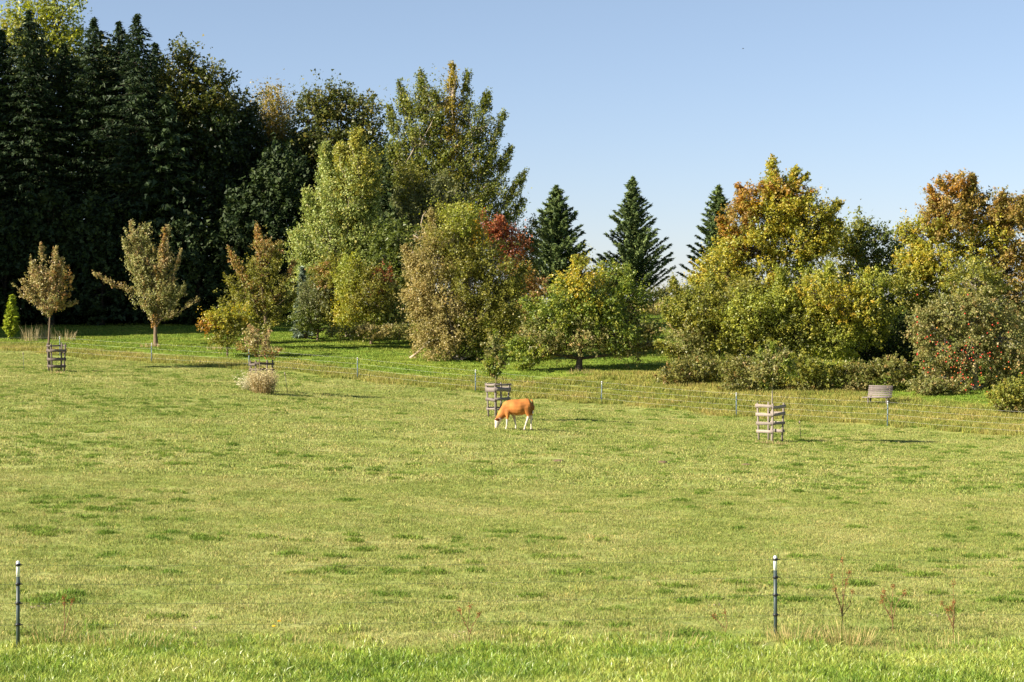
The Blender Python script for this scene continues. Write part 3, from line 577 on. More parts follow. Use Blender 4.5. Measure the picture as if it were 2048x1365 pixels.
# --- left young fruit trees
G_Y = 'young fruit trees along the left meadow'
tree('young_fruit_tree', 'round young tree with pinkish brown leaves behind the leftmost wooden tree guard', 'fruit tree', (98,722),
 [('l',97,630,60,508,13,'pinkish'),('l',98,630,112,500,14,'pinkish'),('l',97,630,45,560,14,'pinkish'),('l',98,630,145,556,14,'redbrown'),('l',97,630,82,490,11,'pinkish'),('l',98,620,122,520,14,'pinkish'),('l',95,625,28,570,5,'pinkish'),('l',100,620,150,605,6,'pinkish'),
  ('e',95,575,38,36,'pinkish'),('e',80,555,24,24,'pinkish'),('e',118,560,26,26,'redbrown'),('e',97,605,26,18,'sage')], d=104, trunk_r=.085, leaf=.095, per=13, twig=.3, up=.8, bark='brown', trunk_top=(98,590), group=G_Y, dens=.48, noise=1.2)
tree('young_fruit_tree', 'tallest young tree at left, vase-shaped and green-gold, with a stray branch reaching left', 'fruit tree', (312,694),
 [('l',312,650,262,445,14,'pinkish'),('l',312,650,290,450,15,'sage'),('l',313,650,328,462,13,'redbrown'),('l',313,640,336,455,11,'pinkish'),('l',310,640,248,478,14,'sage'),('l',315,640,362,500,8,'pinkish'),('l',312,640,270,500,16,'sage'),
  ('l',300,590,190,548,7,'pinkish'),('l',316,640,395,600,9,'pinkish'),('l',314,650,370,570,11,'sage'),('e',282,520,32,44,'sage'),('e',302,585,44,42,'sage'),('e',322,530,24,40,'pinkish'),('e',275,470,22,30,'sage'),('e',335,600,28,30,'sage'),('e',304,640,10,14,'orange')],
 trunk_r=.15, leaf=.105, per=13, twig=.35, up=1.0, bark='brown', trunk_top=(312,560), group=G_Y, noise=1.2, dens=.48)
tree('young_fruit_tree', 'young tree with orange-red tips left of the silvery poplar, a yellow bush at its foot', 'fruit tree', (535,698),
 [('l',528,620,515,452,12,'redbrown'),('l',528,620,460,500,12,'redbrown'),('l',528,620,560,485,13,'olive'),('l',525,640,450,545,12,'olive'),('l',530,620,590,525,12,'redbrown'),('l',525,650,440,600,14,'olive'),('l',530,650,590,590,12,'olive'),
  ('e',520,540,36,36,'olive'),('e',500,590,46,40,'olive'),('e',550,590,40,40,'olive'),('e',530,650,40,24,'olive'),('e',470,640,30,28,'olive'),('e',530,500,22,26,'redbrown')],
 trunk_r=.15, leaf=.105, per=14, twig=.4, up=.35, bark='brown', trunk_top=(520,500), group=G_Y, noise=1.2, dens=.62)
tree('yellow_bush', 'golden yellow bush touching the ground left of the reddish young tree', 'bush', (455,694),
 [('e',440,640,32,22,'pearyel'),('e',470,660,38,26,'olive'),('e',420,652,18,10,'orange'),('e',450,680,30,16,'olive'),('e',480,630,24,20,'pearyel')], d=114, trunk_r=.06, leaf=.1, per=16, twig=.35, up=.1)
conifer('golden_thuja', 'small bright golden-green thuja cone at the far left edge', (22,680), (24,592), 14, pal='thuja', n=150, spray=.2, droop=-1.2, sweep=0, trunk_r=.05, shape=.5, fine=1.6, cat='thuja')

# --- saplings inside the guards
tree('sapling', 'sparse sapling with reddish leaves above the weed-covered tree guard', 'sapling', (521,782),
 [('l',520,712,500,655,14,'pinkish'),('l',520,712,478,690,11,'redbrown'),('l',520,712,538,660,10,'pinkish'),('l',520,712,560,700,8,'redbrown'),('e',508,675,22,18,'pinkish')], d=90, trunk_r=.035, leaf=.085, per=12, twig=.25, up=.3, trunk_top=(516,670), dens=.4)
tree('sapling', 'slim green-leaved sapling in the tree guard beside the calf', 'sapling', (993,834),
 [('l',992,760,990,662,9,'apple'),('l',992,755,975,715,10,'applegrey'),('l',992,750,1008,700,8,'apple'),('e',986,690,14,22,'applegrey'),('e',984,735,16,20,'apple'),('e',1000,720,12,18,'applegrey')], d=83.4, trunk_r=.032, leaf=.09, per=12, twig=.22, up=.3, trunk_top=(990,690), dens=1.0)
tree('sapling', 'leafy round-headed sapling in the rightmost pale wooden tree guard', 'sapling', (1544,882),
 [('l',1544,770,1520,700,10,'apple'),('l',1544,770,1570,705,10,'applegrey'),('l',1544,770,1545,690,10,'apple'),('l',1542,778,1524,762,3,'apple'),('e',1545,728,38,30,'applegrey'),('e',1520,745,22,18,'applegrey'),('e',1570,738,24,22,'apple')], d=76.3, trunk_r=.04, leaf=.085, per=14, twig=.28, up=.3, bark='grey', trunk_top=(1545,700), dens=1.0)

# --- right side
tree('apple_tree', 'spreading green apple tree with drooping branches and a bare trunk right of centre', 'apple tree', (1157,742),
 [('l',1150,640,1155,522,14,'pearyel'),('l',1110,660,1050,600,16,'apple'),('l',1190,650,1255,560,16,'apple'),('l',1120,680,1022,690,14,'apple'),('l',1200,680,1310,690,12,'applegrey'),('e',1150,570,34,34,'pearyel'),('e',1150,610,60,50,'apple'),('e',1110,640,50,44,'apple'),('e',1200,630,44,50,'apple'),('e',1080,670,44,36,'applegrey'),('e',1155,670,60,34,'applegrey'),('e',1058,695,42,26,'apple'),('e',1235,665,40,36,'apple'),('e',1180,580,40,36,'pearyel'),('e',1262,700,36,18,'applegrey'),('e',1110,695,40,18,'applegrey'),('e',1210,690,40,16,'applegrey'),('e',1160,535,14,18,'pearyel'),('l',1120,690,1040,735,5,'bush')],
 trunk_r=.19, leaf=.12, per=18, twig=.5, up=-.15, out=.8, bark='dark', trunk_top=(1160,600), noise=.8, dens=1.0)
tree('apple_tree', 'darker apple tree with a reddish trunk just behind the right side of the spreading one', 'apple tree', (1226,714),
 [('e',1225,560,44,34,'apple'),('e',1255,600,44,40,'apple'),('e',1210,590,40,40,'oak'),('e',1270,655,44,28,'applegrey'),('e',1240,640,40,34,'oak'),('e',1215,545,20,14,'pearyel'),('e',1300,660,20,24,'apple')],
 d=117, trunk_r=.16, leaf=.13, per=16, twig=.5, up=0, bark='brown', noise=.9)
tree('pear_tree', 'big yellow and gold pear tree whose top stands against the sky right of the conifers', 'pear tree', (1545,740),
 [('l',1545,480,1545,322,20,'pearyel'),('l',1545,480,1592,340,16,'pearyel'),('l',1520,500,1478,372,18,'orange'),('l',1600,500,1676,408,18,'pearyel'),('l',1600,520,1680,445,18,'pearyel'),('l',1500,520,1440,440,18,'orange'),('l',1560,470,1620,385,14,'pearyel'),('l',1460,560,1385,560,14,'pearyel'),('l',1550,400,1612,352,7,'pearyel'),('e',1550,375,26,24,'pearyel'),('e',1505,405,32,28,'orange'),('e',1555,420,60,44,'pearyel'),('e',1620,430,50,38,'pearyel'),('e',1480,440,36,34,'rust'),('e',1500,500,64,46,'pearyel'),('e',1590,490,66,50,'pearyel'),('e',1440,540,56,44,'pearyel'),('e',1520,570,70,44,'pearyel'),('e',1655,470,24,38,'pearyel'),('e',1620,560,50,50,'limegold'),('e',1570,385,50,24,'orange')],
 d=112, trunk_r=.26, leaf=.13, per=17, twig=.5, up=.25, bark='dark', noise=.7, dens=1.25)
tree('green_thicket_tree', 'dull green bushy tree in front of the left foot of the yellow pear tree', 'broadleaf tree', (1420,760),
 [('l',1410,700,1345,560,16,'bush'),('l',1410,700,1330,620,16,'bush'),('l',1430,680,1420,545,18,'bush'),('l',1400,720,1318,690,14,'bush'),('e',1400,620,50,50,'bush'),('e',1360,620,34,30,'bush'),('e',1450,650,60,54,'bush'),('e',1380,680,60,44,'applegrey'),('e',1440,710,60,40,'bush'),('e',1480,600,50,44,'olive')], d=107, trunk_r=.14, leaf=.12, per=17, twig=.5, up=.35, bark='dark')
tree('golden_green_tree', 'golden-green rounded tree below and in front of the yellow pear tree', 'broadleaf tree', (1600,760),
 [('l',1580,660,1560,540,20,'limegold'),('l',1640,660,1660,535,20,'limegold'),('l',1690,660,1740,545,18,'pearyel'),('l',1700,680,1790,620,16,'limegold'),('l',1560,700,1480,610,18,'bush'),('e',1560,620,60,50,'limegold'),('e',1640,600,60,48,'pearyel'),('e',1700,620,56,52,'pearyel'),('e',1600,670,66,50,'bush'),('e',1670,680,60,46,'limegold'),('e',1530,680,50,44,'bush'),('e',1745,580,36,40,'limegold'),('e',1740,650,44,50,'bush'),('e',1490,630,50,50,'limegold')], d=106, trunk_r=.16, leaf=.12, per=17, twig=.5, up=.5, bark='dark', dens=1.05)
tree('walnut_tree', 'mid-green feathery tree against the sky between the yellow pear and the rust-coloured tree', 'walnut tree', (1720,740),
 [('e',1690,500,40,38,'bush'),('e',1735,490,44,32,'feather'),('e',1775,505,34,34,'feather'),('e',1715,460,24,18,'bush'),('e',1720,560,66,50,'bush'),('e',1785,560,34,44,'feather'),('e',1770,640,50,60,'oak')], d=116, trunk_r=.18, leaf=.14, per=15, twig=.55, up=.4, elong=1.8, bark='dark', noise=.9)
tree('rusty_tree', 'large rust and gold tree at the right edge with a pointed crown', 'fruit tree', (1940,770),
 [('l',1900,470,1862,378,15,'orange'),('l',1930,450,1945,355,14,'rust'),('l',1990,470,2008,385,15,'rust'),('l',1860,500,1798,462,13,'pearyel'),('l',1990,470,2046,400,15,'rust'),('l',1870,560,1806,535,14,'bush'),('e',1905,390,34,32,'orange'),('e',1925,365,20,16,'rust'),('e',1900,440,60,44,'rust'),('e',1980,420,50,36,'rust'),('e',1850,470,44,34,'pearyel'),('e',1870,530,60,46,'pearyel'),('e',1960,490,66,50,'pearyel'),('e',2030,450,50,50,'rust'),('e',1930,580,70,50,'bush'),('e',2020,540,60,60,'rust'),('e',1830,570,44,44,'bush'),('e',1830,520,34,40,'pearyel'),('e',1870,620,60,40,'bush'),('e',2040,640,50,70,'applegrey'),('l',1900,400,1880,362,10,'rust'),('l',1930,400,1948,362,8,'rust')],
 d=108, trunk_r=.24, leaf=.13, per=17, twig=.5, up=.2, bark='dark', noise=.65, dens=1.3)
ra = tree('red_apple_tree', 'grey-green apple tree hung with red apples behind the bramble at the right edge', 'apple tree', (1952,792),
 [('e',1900,630,60,40,'applegrey'),('e',1960,610,60,44,'applegrey'),('e',1870,690,44,50,'applegrey'),('e',1930,690,60,50,'applegrey'),('e',2000,680,56,60,'applegrey'),('e',1880,750,44,26,'applegrey'),('e',2030,720,40,50,'applegrey'),('e',1995,750,30,24,'applegrey'),('e',1840,650,30,30,'applegrey'),('e',1920,758,50,24,'applegrey'),('e',1950,560,60,40,'bush')],
 d=100, trunk_r=.17, leaf=.115, per=18, twig=.45, up=-.1, bark='grey', noise=.8, dens=1.0)
fb = MB(); s_ = 100/F
oct_v = np.array([(1,0,0),(-1,0,0),(0,1,0),(0,-1,0),(0,0,1),(0,0,-1)], float); oct_f = [(0,2,4),(2,1,4),(1,3,4),(3,0,4),(2,0,5),(1,2,5),(3,1,5),(0,3,5)]
for i in range(150):
    px = np.clip(rng.normal(1935, 55), 1835, 2070); py = np.clip(rng.normal(715, 45), 590, 785)
    v = np.array(wp(px, py, 100-rng.uniform(.6,1.9))) - np.array(ra.location)
    fb.add(v + oct_v*rng.uniform(.038,.055), oct_f, None, (.50,.055,.028) if rng.random()<.8 else (.55,.22,.04))
tag(fb.build('apple_fruit', FRUIT, ra, True), 'red apples hanging all over the lower crown', kind='stuff')
G_B = 'bramble thickets along the rough strip on the right'
for px, by, lob, d_, lab in [
 (1380,790,[('e',1350,752,36,22,'bramble'),('e',1400,738,46,28,'bramble'),('e',1440,765,40,18,'bush')],103,'leftmost bramble thicket, beside the gap to the green meadow'),
 (1500,790,[('e',1480,742,44,30,'bramble'),('e',1530,760,46,24,'bush'),('e',1480,775,44,14,'bramble')],101,'bramble thicket behind the rightmost sapling'),
 (1630,792,[('e',1600,740,44,32,'bush'),('e',1650,750,48,28,'bush'),('e',1610,775,46,14,'bramble')],100.5,'bramble thicket between the rightmost sapling and the bench'),
 (1760,792,[('e',1720,752,46,28,'bramble'),('e',1780,745,46,30,'bramble'),('e',1820,765,36,22,'bush'),('e',1710,778,30,12,'tan')],100.5,'bramble thicket directly behind the wooden bench'),
 (1850,800,[('e',1850,775,40,20,'applegrey'),('e',1900,782,40,16,'bramble')],98.5,'low bramble thicket below the red apple tree'),
 (2020,838,[('e',2010,795,36,22,'bush'),('e',2045,785,36,30,'bush'),('e',2030,815,44,16,'bramble')],91,'rounded green bramble mound at the lower right edge of the strip')]:
    tree('bramble_thicket', lab, 'bramble', (px,by), lob, d=d_, trunk_r=.03, leaf=.11, per=16, twig=.3, up=.35, wood=False, group=G_B, dens=1.1)
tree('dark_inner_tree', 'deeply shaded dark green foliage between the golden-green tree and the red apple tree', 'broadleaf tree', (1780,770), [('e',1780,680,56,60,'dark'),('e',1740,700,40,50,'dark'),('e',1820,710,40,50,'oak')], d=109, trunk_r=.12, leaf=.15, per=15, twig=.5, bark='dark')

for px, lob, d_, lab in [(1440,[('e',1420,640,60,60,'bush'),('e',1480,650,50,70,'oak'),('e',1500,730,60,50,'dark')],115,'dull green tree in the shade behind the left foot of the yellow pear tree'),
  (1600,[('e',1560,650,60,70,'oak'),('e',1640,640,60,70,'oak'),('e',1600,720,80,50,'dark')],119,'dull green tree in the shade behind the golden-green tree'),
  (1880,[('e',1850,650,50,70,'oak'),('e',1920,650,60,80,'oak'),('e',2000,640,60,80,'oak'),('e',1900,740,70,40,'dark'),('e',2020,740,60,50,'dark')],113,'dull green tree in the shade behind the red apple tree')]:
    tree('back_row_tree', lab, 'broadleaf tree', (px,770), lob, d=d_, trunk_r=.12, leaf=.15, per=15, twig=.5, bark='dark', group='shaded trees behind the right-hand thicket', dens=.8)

# the thicket and the orchard go on past the right edge of the picture
def find(lab): return next(o for o in C.objects if o.get('label','').startswith(lab))
for i, (src, x, y, rz, k, lab) in enumerate([('golden-green rounded', 34, 108, 1.2, 1.1, 'golden-green rounded tree standing just beyond the right edge of the photo'),
  ('dull green bushy', 40, 112, 2.4, 1.2, 'dull green bushy tree some way beyond the right edge of the photo'), ('large rust', 45, 118, 3.0, 1.0, 'rust and gold tree farthest beyond the right edge of the photo'),
  ('bramble thicket between', 33, 99, .8, 1.2, 'bramble thicket just beyond the right edge of the photo'), ('bramble thicket behind', 39, 102, 2.0, 1.3, 'bramble thicket some way beyond the right edge of the photo'),
  ('dull green tree in the shade behind the golden', 36, 122, 1.0, 1.2, 'dull green shaded tree beyond the right edge of the photo')]):
    copytree(find(src), (x, y, float(gz(x,y))), rz, k, lab)

# ------------------------------------------------------------------ tree guards
def add_piece(name, P, rad, col, root, sides=5):
    mb = MB(); mb.tube(P, rad, sides, col); return mb.build(name, WOOD, root)
def board(root, a, b, h, t, col):
    a = Vector(a); b = Vector(b); d = b-a; L = d.length; x = d.normalized(); y = Vector((0,0,1)).cross(x).normalized(); z = x.cross(y)
    M = Matrix((x,y,z)).transposed().to_4x4(); mb = MB(); xs = np.linspace(-L/2, L/2, 4); V = []
    for i, xx in enumerate(xs):
        up = h/2+rng.uniform(-.008,.012); lo = -h/2+rng.uniform(-.012,.014)
        V += [(xx,-t/2,lo),(xx,t/2,lo),(xx,t/2,up),(xx,-t/2,up)]
    q = []
    for i in range(3):
        o = i*4; q += [(o,o+4,o+5,o+1),(o+1,o+5,o+6,o+2),(o+2,o+6,o+7,o+3),(o+3,o+7,o+4,o)]
    q += [(0,1,2,3),(12,15,14,13)]
    V = np.array(V) @ np.array(M.to_3x3()).T + np.array((a+b)/2)
    mb.add(V, None, q, col); return mb.build('board', WOOD, root)
def guard(label, px, py, half_top, half_bot, h, yaw, rows, sides, seedcol, d=None, extra=None):
    B = at(px, py) if d is None else gp(px, d)
    root = empty('tree_guard', B, yaw); tag(root, label, 'tree guard', 'wooden guards round the saplings')
    cs = [(-1,-1),(1,-1),(1,1),(-1,1)]
    for i, (cx, cy) in enumerate(cs):
        tp = (cx*half_top, cy*half_top, h+.04*rng.random()); bt = (cx*half_bot, cy*half_bot, -.15)
        c = np.array(seedcol)*rng.uniform(.8,1.1)
        add_piece('post', [bt, (np.array(bt)+np.array(tp))/2+rng.normal(0,.008,3), tp], [.042,.04,.036], c, root, 6)
    for si in sides:
        a, b = cs[si], cs[(si+1)%4]
        for z, hh in rows:
            if rng.random() < .06: continue
            k = half_bot+(half_top-half_bot)*(z/h); kk = k+.05
            ax = [(-1,-kk/k),(kk/k,-1),(1,kk/k),(-kk/k,1)][si]
            # boards nailed on the outside face of the posts, overshooting them a little
            n_ = [(0,-1),(1,0),(0,1),(-1,0)][si]; t_ = [(1,0),(0,1),(-1,0),(0,-1)][si]
            p = Vector((n_[0]*kk, n_[1]*kk, z)); T = Vector((t_[0],t_[1],0))*(k+.07)
            board(root, p-T+Vector((0,0,rng.normal(0,.018))), p+T+Vector((0,0,rng.normal(0,.018))), hh, .022, np.array(seedcol)*rng.uniform(.8,1.2))
    return root
grey = (.25,.21,.18); brown = (.13,.105,.09)
guard('leftmost dark tree guard, in front of the round young tree', 113, 744, .36, .30, 1.40, R(27), [(1.30,.07),(1.05,.14),(.62,.13),(.28,.13)], (0,1,2,3), brown)
guard('tree guard half buried in pale dry weeds, second from the left', 523, 784, .40, .36, 1.42, R(25), [(1.28,.09),(1.02,.09),(.6,.09)], (0,2,3), brown)
guard('tree guard directly behind the grazing calf', 996, 836, .34, .28, 1.42, R(31), [(1.38,.08),(1.18,.19),(.78,.12),(.40,.07)], (0,1,2,3), (.20,.17,.15))
guard('rightmost tree guard with pale sunlit left boards', 1541, 884, .36, .31, 1.48, R(47), [(1.36,.12),(1.08,.11),(.74,.11),(.42,.12)], (0,1,3), grey)

# ------------------------------------------------------------------ bench
Bb = at(1757, 813); bench = empty('park_bench', Bb, R(-27)); tag(bench, 'weathered grey slatted bench behind the back fence, backed by brambles', 'bench')
bw = 1.2
for k in range(6):
    mb = MB(); z = .46+k*.098; mb.box((0, .22+.035*k, z), (bw+rng.uniform(-.015,.015), .022, .072), Matrix.Rotation(R(-16),4,'X'), np.array((.19,.16,.145))*rng.uniform(.85,1.15), .003); mb.build('back_slat', WOOD, bench)
for k in range(4):
    mb = MB(); mb.box((-.09, -.22+k*.115, .42), (bw+.12, .10, .03), None, np.array((.24,.205,.185))*rng.uniform(.85,1.15), .003); mb.build('seat_slat', WOOD, bench)
for sx in (-1,1):
    for yy, hh in ((-.2,.40),(.2,.42)):
        mb = MB(); mb.box((sx*bw*.38, yy, hh/2), (.06,.06,hh+.1), None, (.12,.10,.09)); mb.build('leg', WOOD, bench)
    mb = MB(); mb.box((sx*bw*.38, .32, .66), (.045,.04,.66), Matrix.Rotation(R(-18),4,'X'), (.16,.13,.11)); mb.build('back_support', WOOD, bench)

# ------------------------------------------------------------------ electric fences
def efence(label, posts, hz, pr, wire_r, col, wcol, white=.16, ends=()):
    P0 = posts[len(posts)//2]; root = empty('electric_fence', P0); tag(root, label, 'electric fence')
    for p in posts:
        b = p-P0; lean = Vector((rng.normal(0,.012), rng.normal(0,.012), 1)).normalized(); H = hz[0]+.05
        mb = MB(); mb.tube([b-lean*.2, b+lean*(H-white)], [pr*1.05, pr], 8, col); po = mb.build('fence_post', PLAST, root, True)
        mb = MB(); mb.tube([b+lean*(H-white), b+lean*(H-.01), b+lean*H], [pr*1.0, pr*1.0, pr*.6], 8, (.80,.80,.78)); mb.build('white_cap', PLAST, po, True)
        for z in hz:
            mb = MB(); mb.tube([b+lean*(z-.016), b+lean*(z+.016)], [pr*1.45]*2, 8, (.02,.02,.022)); mb.tube([b+lean*z, b+lean*z+Vector((pr*2.6,-pr*.8,0))], [.008,.008], 5, (.02,.02,.022)); mb.build('insulator', PLAST, po, True)
    allp = [ends[0]] + posts + [ends[1]]
    for z in hz:
        pth = []
        for i in range(len(allp)-1):
            a = allp[i]-P0; b = allp[i+1]-P0
            for t in np.linspace(0,1,7)[:-1]:
                pth.append(a.lerp(b,t)+Vector((0,-pr*1.2,z-.04*4*t*(1-t)*(a-b).length/10)))
        pth.append(allp[-1]-P0+Vector((0,-pr*1.2,z)))
        mb = MB(); mb.tube(pth, wire_r, 4, wcol, False); mb.build('wire', WIRE, root)
fp = [at(x,y) for x, y in ((-290,712),(303,726),(498,737),(715,758),(951,784),(1203,808),(1473,833),(1775,853),(2120,880))]
fp.insert(1, at(120,712))
efence('back electric fence of thin bluish posts with white tops crossing behind the guards', fp[1:], [1.05,.78,.52,.26], .027, .0022, (.10,.15,.17), (.5,.5,.45), ends=(fp[0], at(2500,905)))
f1, f2 = at(36,1294), at(1551,1271); dv = f2-f1
efence('front electric fence with two dark posts near the bottom edge', [f1, f2], [1.045,.80,.555,.28], .0245, .0017, (.045,.065,.065), (.06,.09,.07), .20, ends=(f1-dv, f2+dv))
# lone rods
def rod(px, py, tx, ty, label, col=(.05,.045,.04)):
    B = at(px,py); r = empty('steel_rod', B); tag(r, label, 'rod'); T = wp(tx,ty,B.y)-B
    mb = MB(); mb.tube([(0,0,-.1), T], [.012,.010], 5, col); mb.build('shaft', PLAST, r)
    mb = MB(); mb.tube([T*.86, T*1.0], [.026,.022], 6, (.22,.17,.14)); mb.build('clip', PLAST, r)
rod(1603,884,1599,842,'thin leaning dark rod in the grass right of the rightmost tree guard')
rod(577,790,569,745,'thin leaning dark rod right of the weed-covered tree guard',(.08,.07,.05))
rod(1006,806,1004,790,'short dark peg sticking up behind the guard beside the calf')
rod(48,742,46,705,'faint thin rod at far left of the leftmost tree guard',(.12,.14,.11))

# ------------------------------------------------------------------ weeds, dry plants
def dry_clump(name, label, px, py, w, h, n, col, cat='dry plant', group=None, heads=None, fan=.5, d=None, wid=.012, green=0):
    B = at(px,py) if d is None else gp(px,d); root = empty(name, B); tag(root, label, cat, group)
    a = rng.random(n)*6.283; r = w/2*np.sqrt(rng.random(n)); b = np.stack([r*np.cos(a), r*np.sin(a)*.7, np.full(n,-.02)],-1)
    H = h*rng.uniform(.3,1.12,n)*(1-.25*(r/(w/2))**2); tip = b + np.stack([np.cos(a)*fan*H*rng.random(n), np.sin(a)*fan*H*rng.random(n), H],-1) + rng.normal(0,.06*h,(n,3))
    mid = b*.45+tip*.55; mid[:,2] += H*.12; sd = unit(np.cross(tip-b, rng.normal(0,1,(n,3))))*wid/2
    V = np.stack([b-sd, b+sd, mid+sd*.8, mid-sd*.8, tip],1)
    c = np.array(col)*rng.uniform(.65,1.3,(n,1))
    if green: g = rng.random(n) < green; c[g] = np.array((.13,.19,.04))*rng.uniform(.7,1.3,(g.sum(),1))
    i = np.arange(n)[:,None]*5
    link('stems', mesh('stems', V.reshape(-1,3), [i+np.array([0,1,2,3]), i+np.array([3,2,4])], np.repeat(c,5,0), DRY), root)
    if heads:
        hc, hs, k = heads; idx = np.repeat(np.arange(n), k); m = len(idx)
        P = tip[idx]+rng.normal(0,1,(m,3))*hs*np.array([1,1,1.6]); mb = MB()
        leaves(mb, P, unit(rng.normal(0,1,(m,3))), hs*.75, np.array(hc)*rng.uniform(.7,1.3,(m,1)), 1.2); tag(mb.build('seed_heads', DRY, root), kind='stuff')
    return root
G_D = 'dry weeds and grasses'
dry_clump('dry_weed', 'big pale dry weed heap with fluffy seed heads smothering the second tree guard', 525, 788, 1.0, .98, 620, (.38,.28,.13), heads=((.50,.42,.24),.06,6), fan=.38, green=.22)
dry_clump('dry_weed', 'pale fluffy dry weed spilling left of the weed-covered tree guard', 498, 783, .6, .72, 190, (.42,.38,.20), heads=((.60,.55,.38),.055,8), fan=.8, green=.35)
for px, py, w, h, lab in ((60,683,1.2,1.2,'tall tan dry grass between the golden thuja and the round young tree'),(128,683,1.6,1.0,'tall tan dry grass just right of the round young tree trunk'),(88,680,.8,1.4,'wispy dry grass at the foot of the round young tree')):
    dry_clump('dry_grass', lab, px, py, w, h*.9, 75, (.42,.34,.19), group=G_D, fan=.55, cat='dry grass', wid=.02)
for px, py, w, h, n_, lab in ((300,696,1.2,.4,160,'dry grass ring at the base of the tallest young tree'),(545,702,1.4,.35,160,'dry grass at the base of the reddish young tree'),(1541,890,1.3,.22,260,'straw-coloured grass at the foot of the rightmost tree guard'),
    (112,748,.9,.2,120,'straw-coloured grass at the foot of the leftmost tree guard'),(996,838,.8,.18,120,'straw-coloured grass at the foot of the guard beside the calf'),(1160,748,1.6,.35,160,'dry grass round the bare trunk of the spreading apple tree'),(430,700,1.0,.4,120,'dry grass under the golden yellow bush')):
    dry_clump('dry_grass', lab, px, py, w, h, n_, (.48,.36,.18), group=G_D, fan=.4, cat='dry grass', wid=.018, green=.25)
for px, py, w, h, n_, lab in ((560,1300,2.2,.2,260,'loose straw along the verge below the two dandelions'),(1010,1300,2.4,.2,260,'loose straw along the verge at the bottom centre'),(1300,1296,2.4,.22,260,'loose straw along the verge left of the right front fence post'),(1880,1300,2.0,.22,240,'loose straw along the verge at the bottom right'),(250,1296,1.5,.26,420,'flattened dry grass tuft right of the left front fence post'),(1590,1285,.8,.34,260,'dry grass tuft at the foot of the right front fence post'),(1690,1288,.9,.36,320,'arching dry grass tuft with a dock stalk in it'),(95,1292,.5,.4,110,'dry straw stems beside the left front fence post'),(130,1288,.3,.45,60,'thin reddish dry stems near the left front fence post')):
    dry_clump('dry_grass', lab, px, py, w, h, n_, (.50,.40,.17), group=G_D, fan=.9, cat='dry grass', wid=.006, green=.35)
def dock(px, py, h, lab, arms=4):
    B = at(px,py); root = empty('dock_weed', B); tag(root, lab, 'dock weed', 'rusty dried dock stalks by the front fence'); mb = MB(); hb = MB()
    for k in range(arms):
        a = rng.random()*6.28; ht = h*(1 if k==0 else rng.uniform(.55,.95)); o = np.array([math.cos(a)*.16*(k>0), math.sin(a)*.12*(k>0), ht]); b = np.array([0,0,0 if k==0 else ht*.35])
        mb.tube([b, (b+o)/2+rng.normal(0,.02,3), o], [.006,.005,.003], 4, (.26,.17,.08), False)
        m = 60; P = o + rng.normal(0,1,(m,3))*[.016,.016,.022]; leaves(hb, P, unit(rng.normal(0,1,(m,3))), .016, np.array((.30,.15,.055))*rng.uniform(.6,1.4,(m,1)))
        m = 26; P = b+(o-b)*rng.random((m,1))+rng.normal(0,.012,(m,3)); leaves(hb, P, unit(rng.normal(0,1,(m,3))), .014, np.array((.32,.18,.08))*rng.uniform(.6,1.4,(m,1)))
    mb.build('stalk', DRY, root); tag(hb.build('seed_heads', DRY, root), kind='stuff')
dock(1684,1262,.98,'tallest rusty dock stalk, right of the right front fence post',6)
dock(1786,1268,.66,'short rusty dock stalk second from the right fence post',5)
dock(1907,1282,.78,'rusty dock stalk nearest the right edge of the photo',5)
dock(1450,1268,.30,'tiny rusty dock stalk left of the right front fence post',2)
dock(940,1290,.5,'thin reddish weed stalk at the bottom centre of the pasture',3)
dock(128,1290,.6,'thin reddish weed stalk right of the left front fence post',3)
# dead log and bare branches
B = at(822,718); root = empty('dead_log', B); tag(root, 'grey dead log leaning out of the left foot of the tan bush', 'log')
T = wp(846,696,B.y+.6)-B; mb = MB(); mb.tube([(-.05,0,.03),(.35,.2,.32),T,(1.1,.9,T.z+.18)],[.085,.075,.06,.04],7,(.42,.33,.24)); mb.build('trunk', BARK, root, True)
mb = MB(); mb.tube([T,T+Vector((-.3,0,.15)),T+Vector((-.5,0,.16))],[.04,.03,.015],5,(.25,.18,.13)); mb.tube([T*.6,T*.6+Vector((.1,-.1,.3))],[.03,.012],5,(.25,.18,.13)); mb.build('branch', BARK, root, True)
B = gp(880,125); root = empty('bare_branches', B); tag(root, 'curved bare dead boughs showing above the left side of the tan bush', 'dead tree'); mb = MB()
for pl in ([(885,600),(872,520),(856,470),(842,450),(846,432),(852,424)],[(878,520),(850,505),(825,505),(812,520)],[(840,506),(822,515),(818,535)],[(856,470),(838,478),(826,470)]):
    q = [wp(x,y,B.y-3.2+rng.uniform(-.2,.2))-B for x,y in pl]; q0 = len(q); mb.tube(q, [.07*(1-.8*i/(q0-1))+.012 for i in range(q0)], 5, (.34,.27,.20))
mb.tube([(0,0,-.1), wp(885,600,B.y-3.2)-B], [.12,.075], 6, (.30,.24,.18)); mb.build('bough', BARK, root, True)

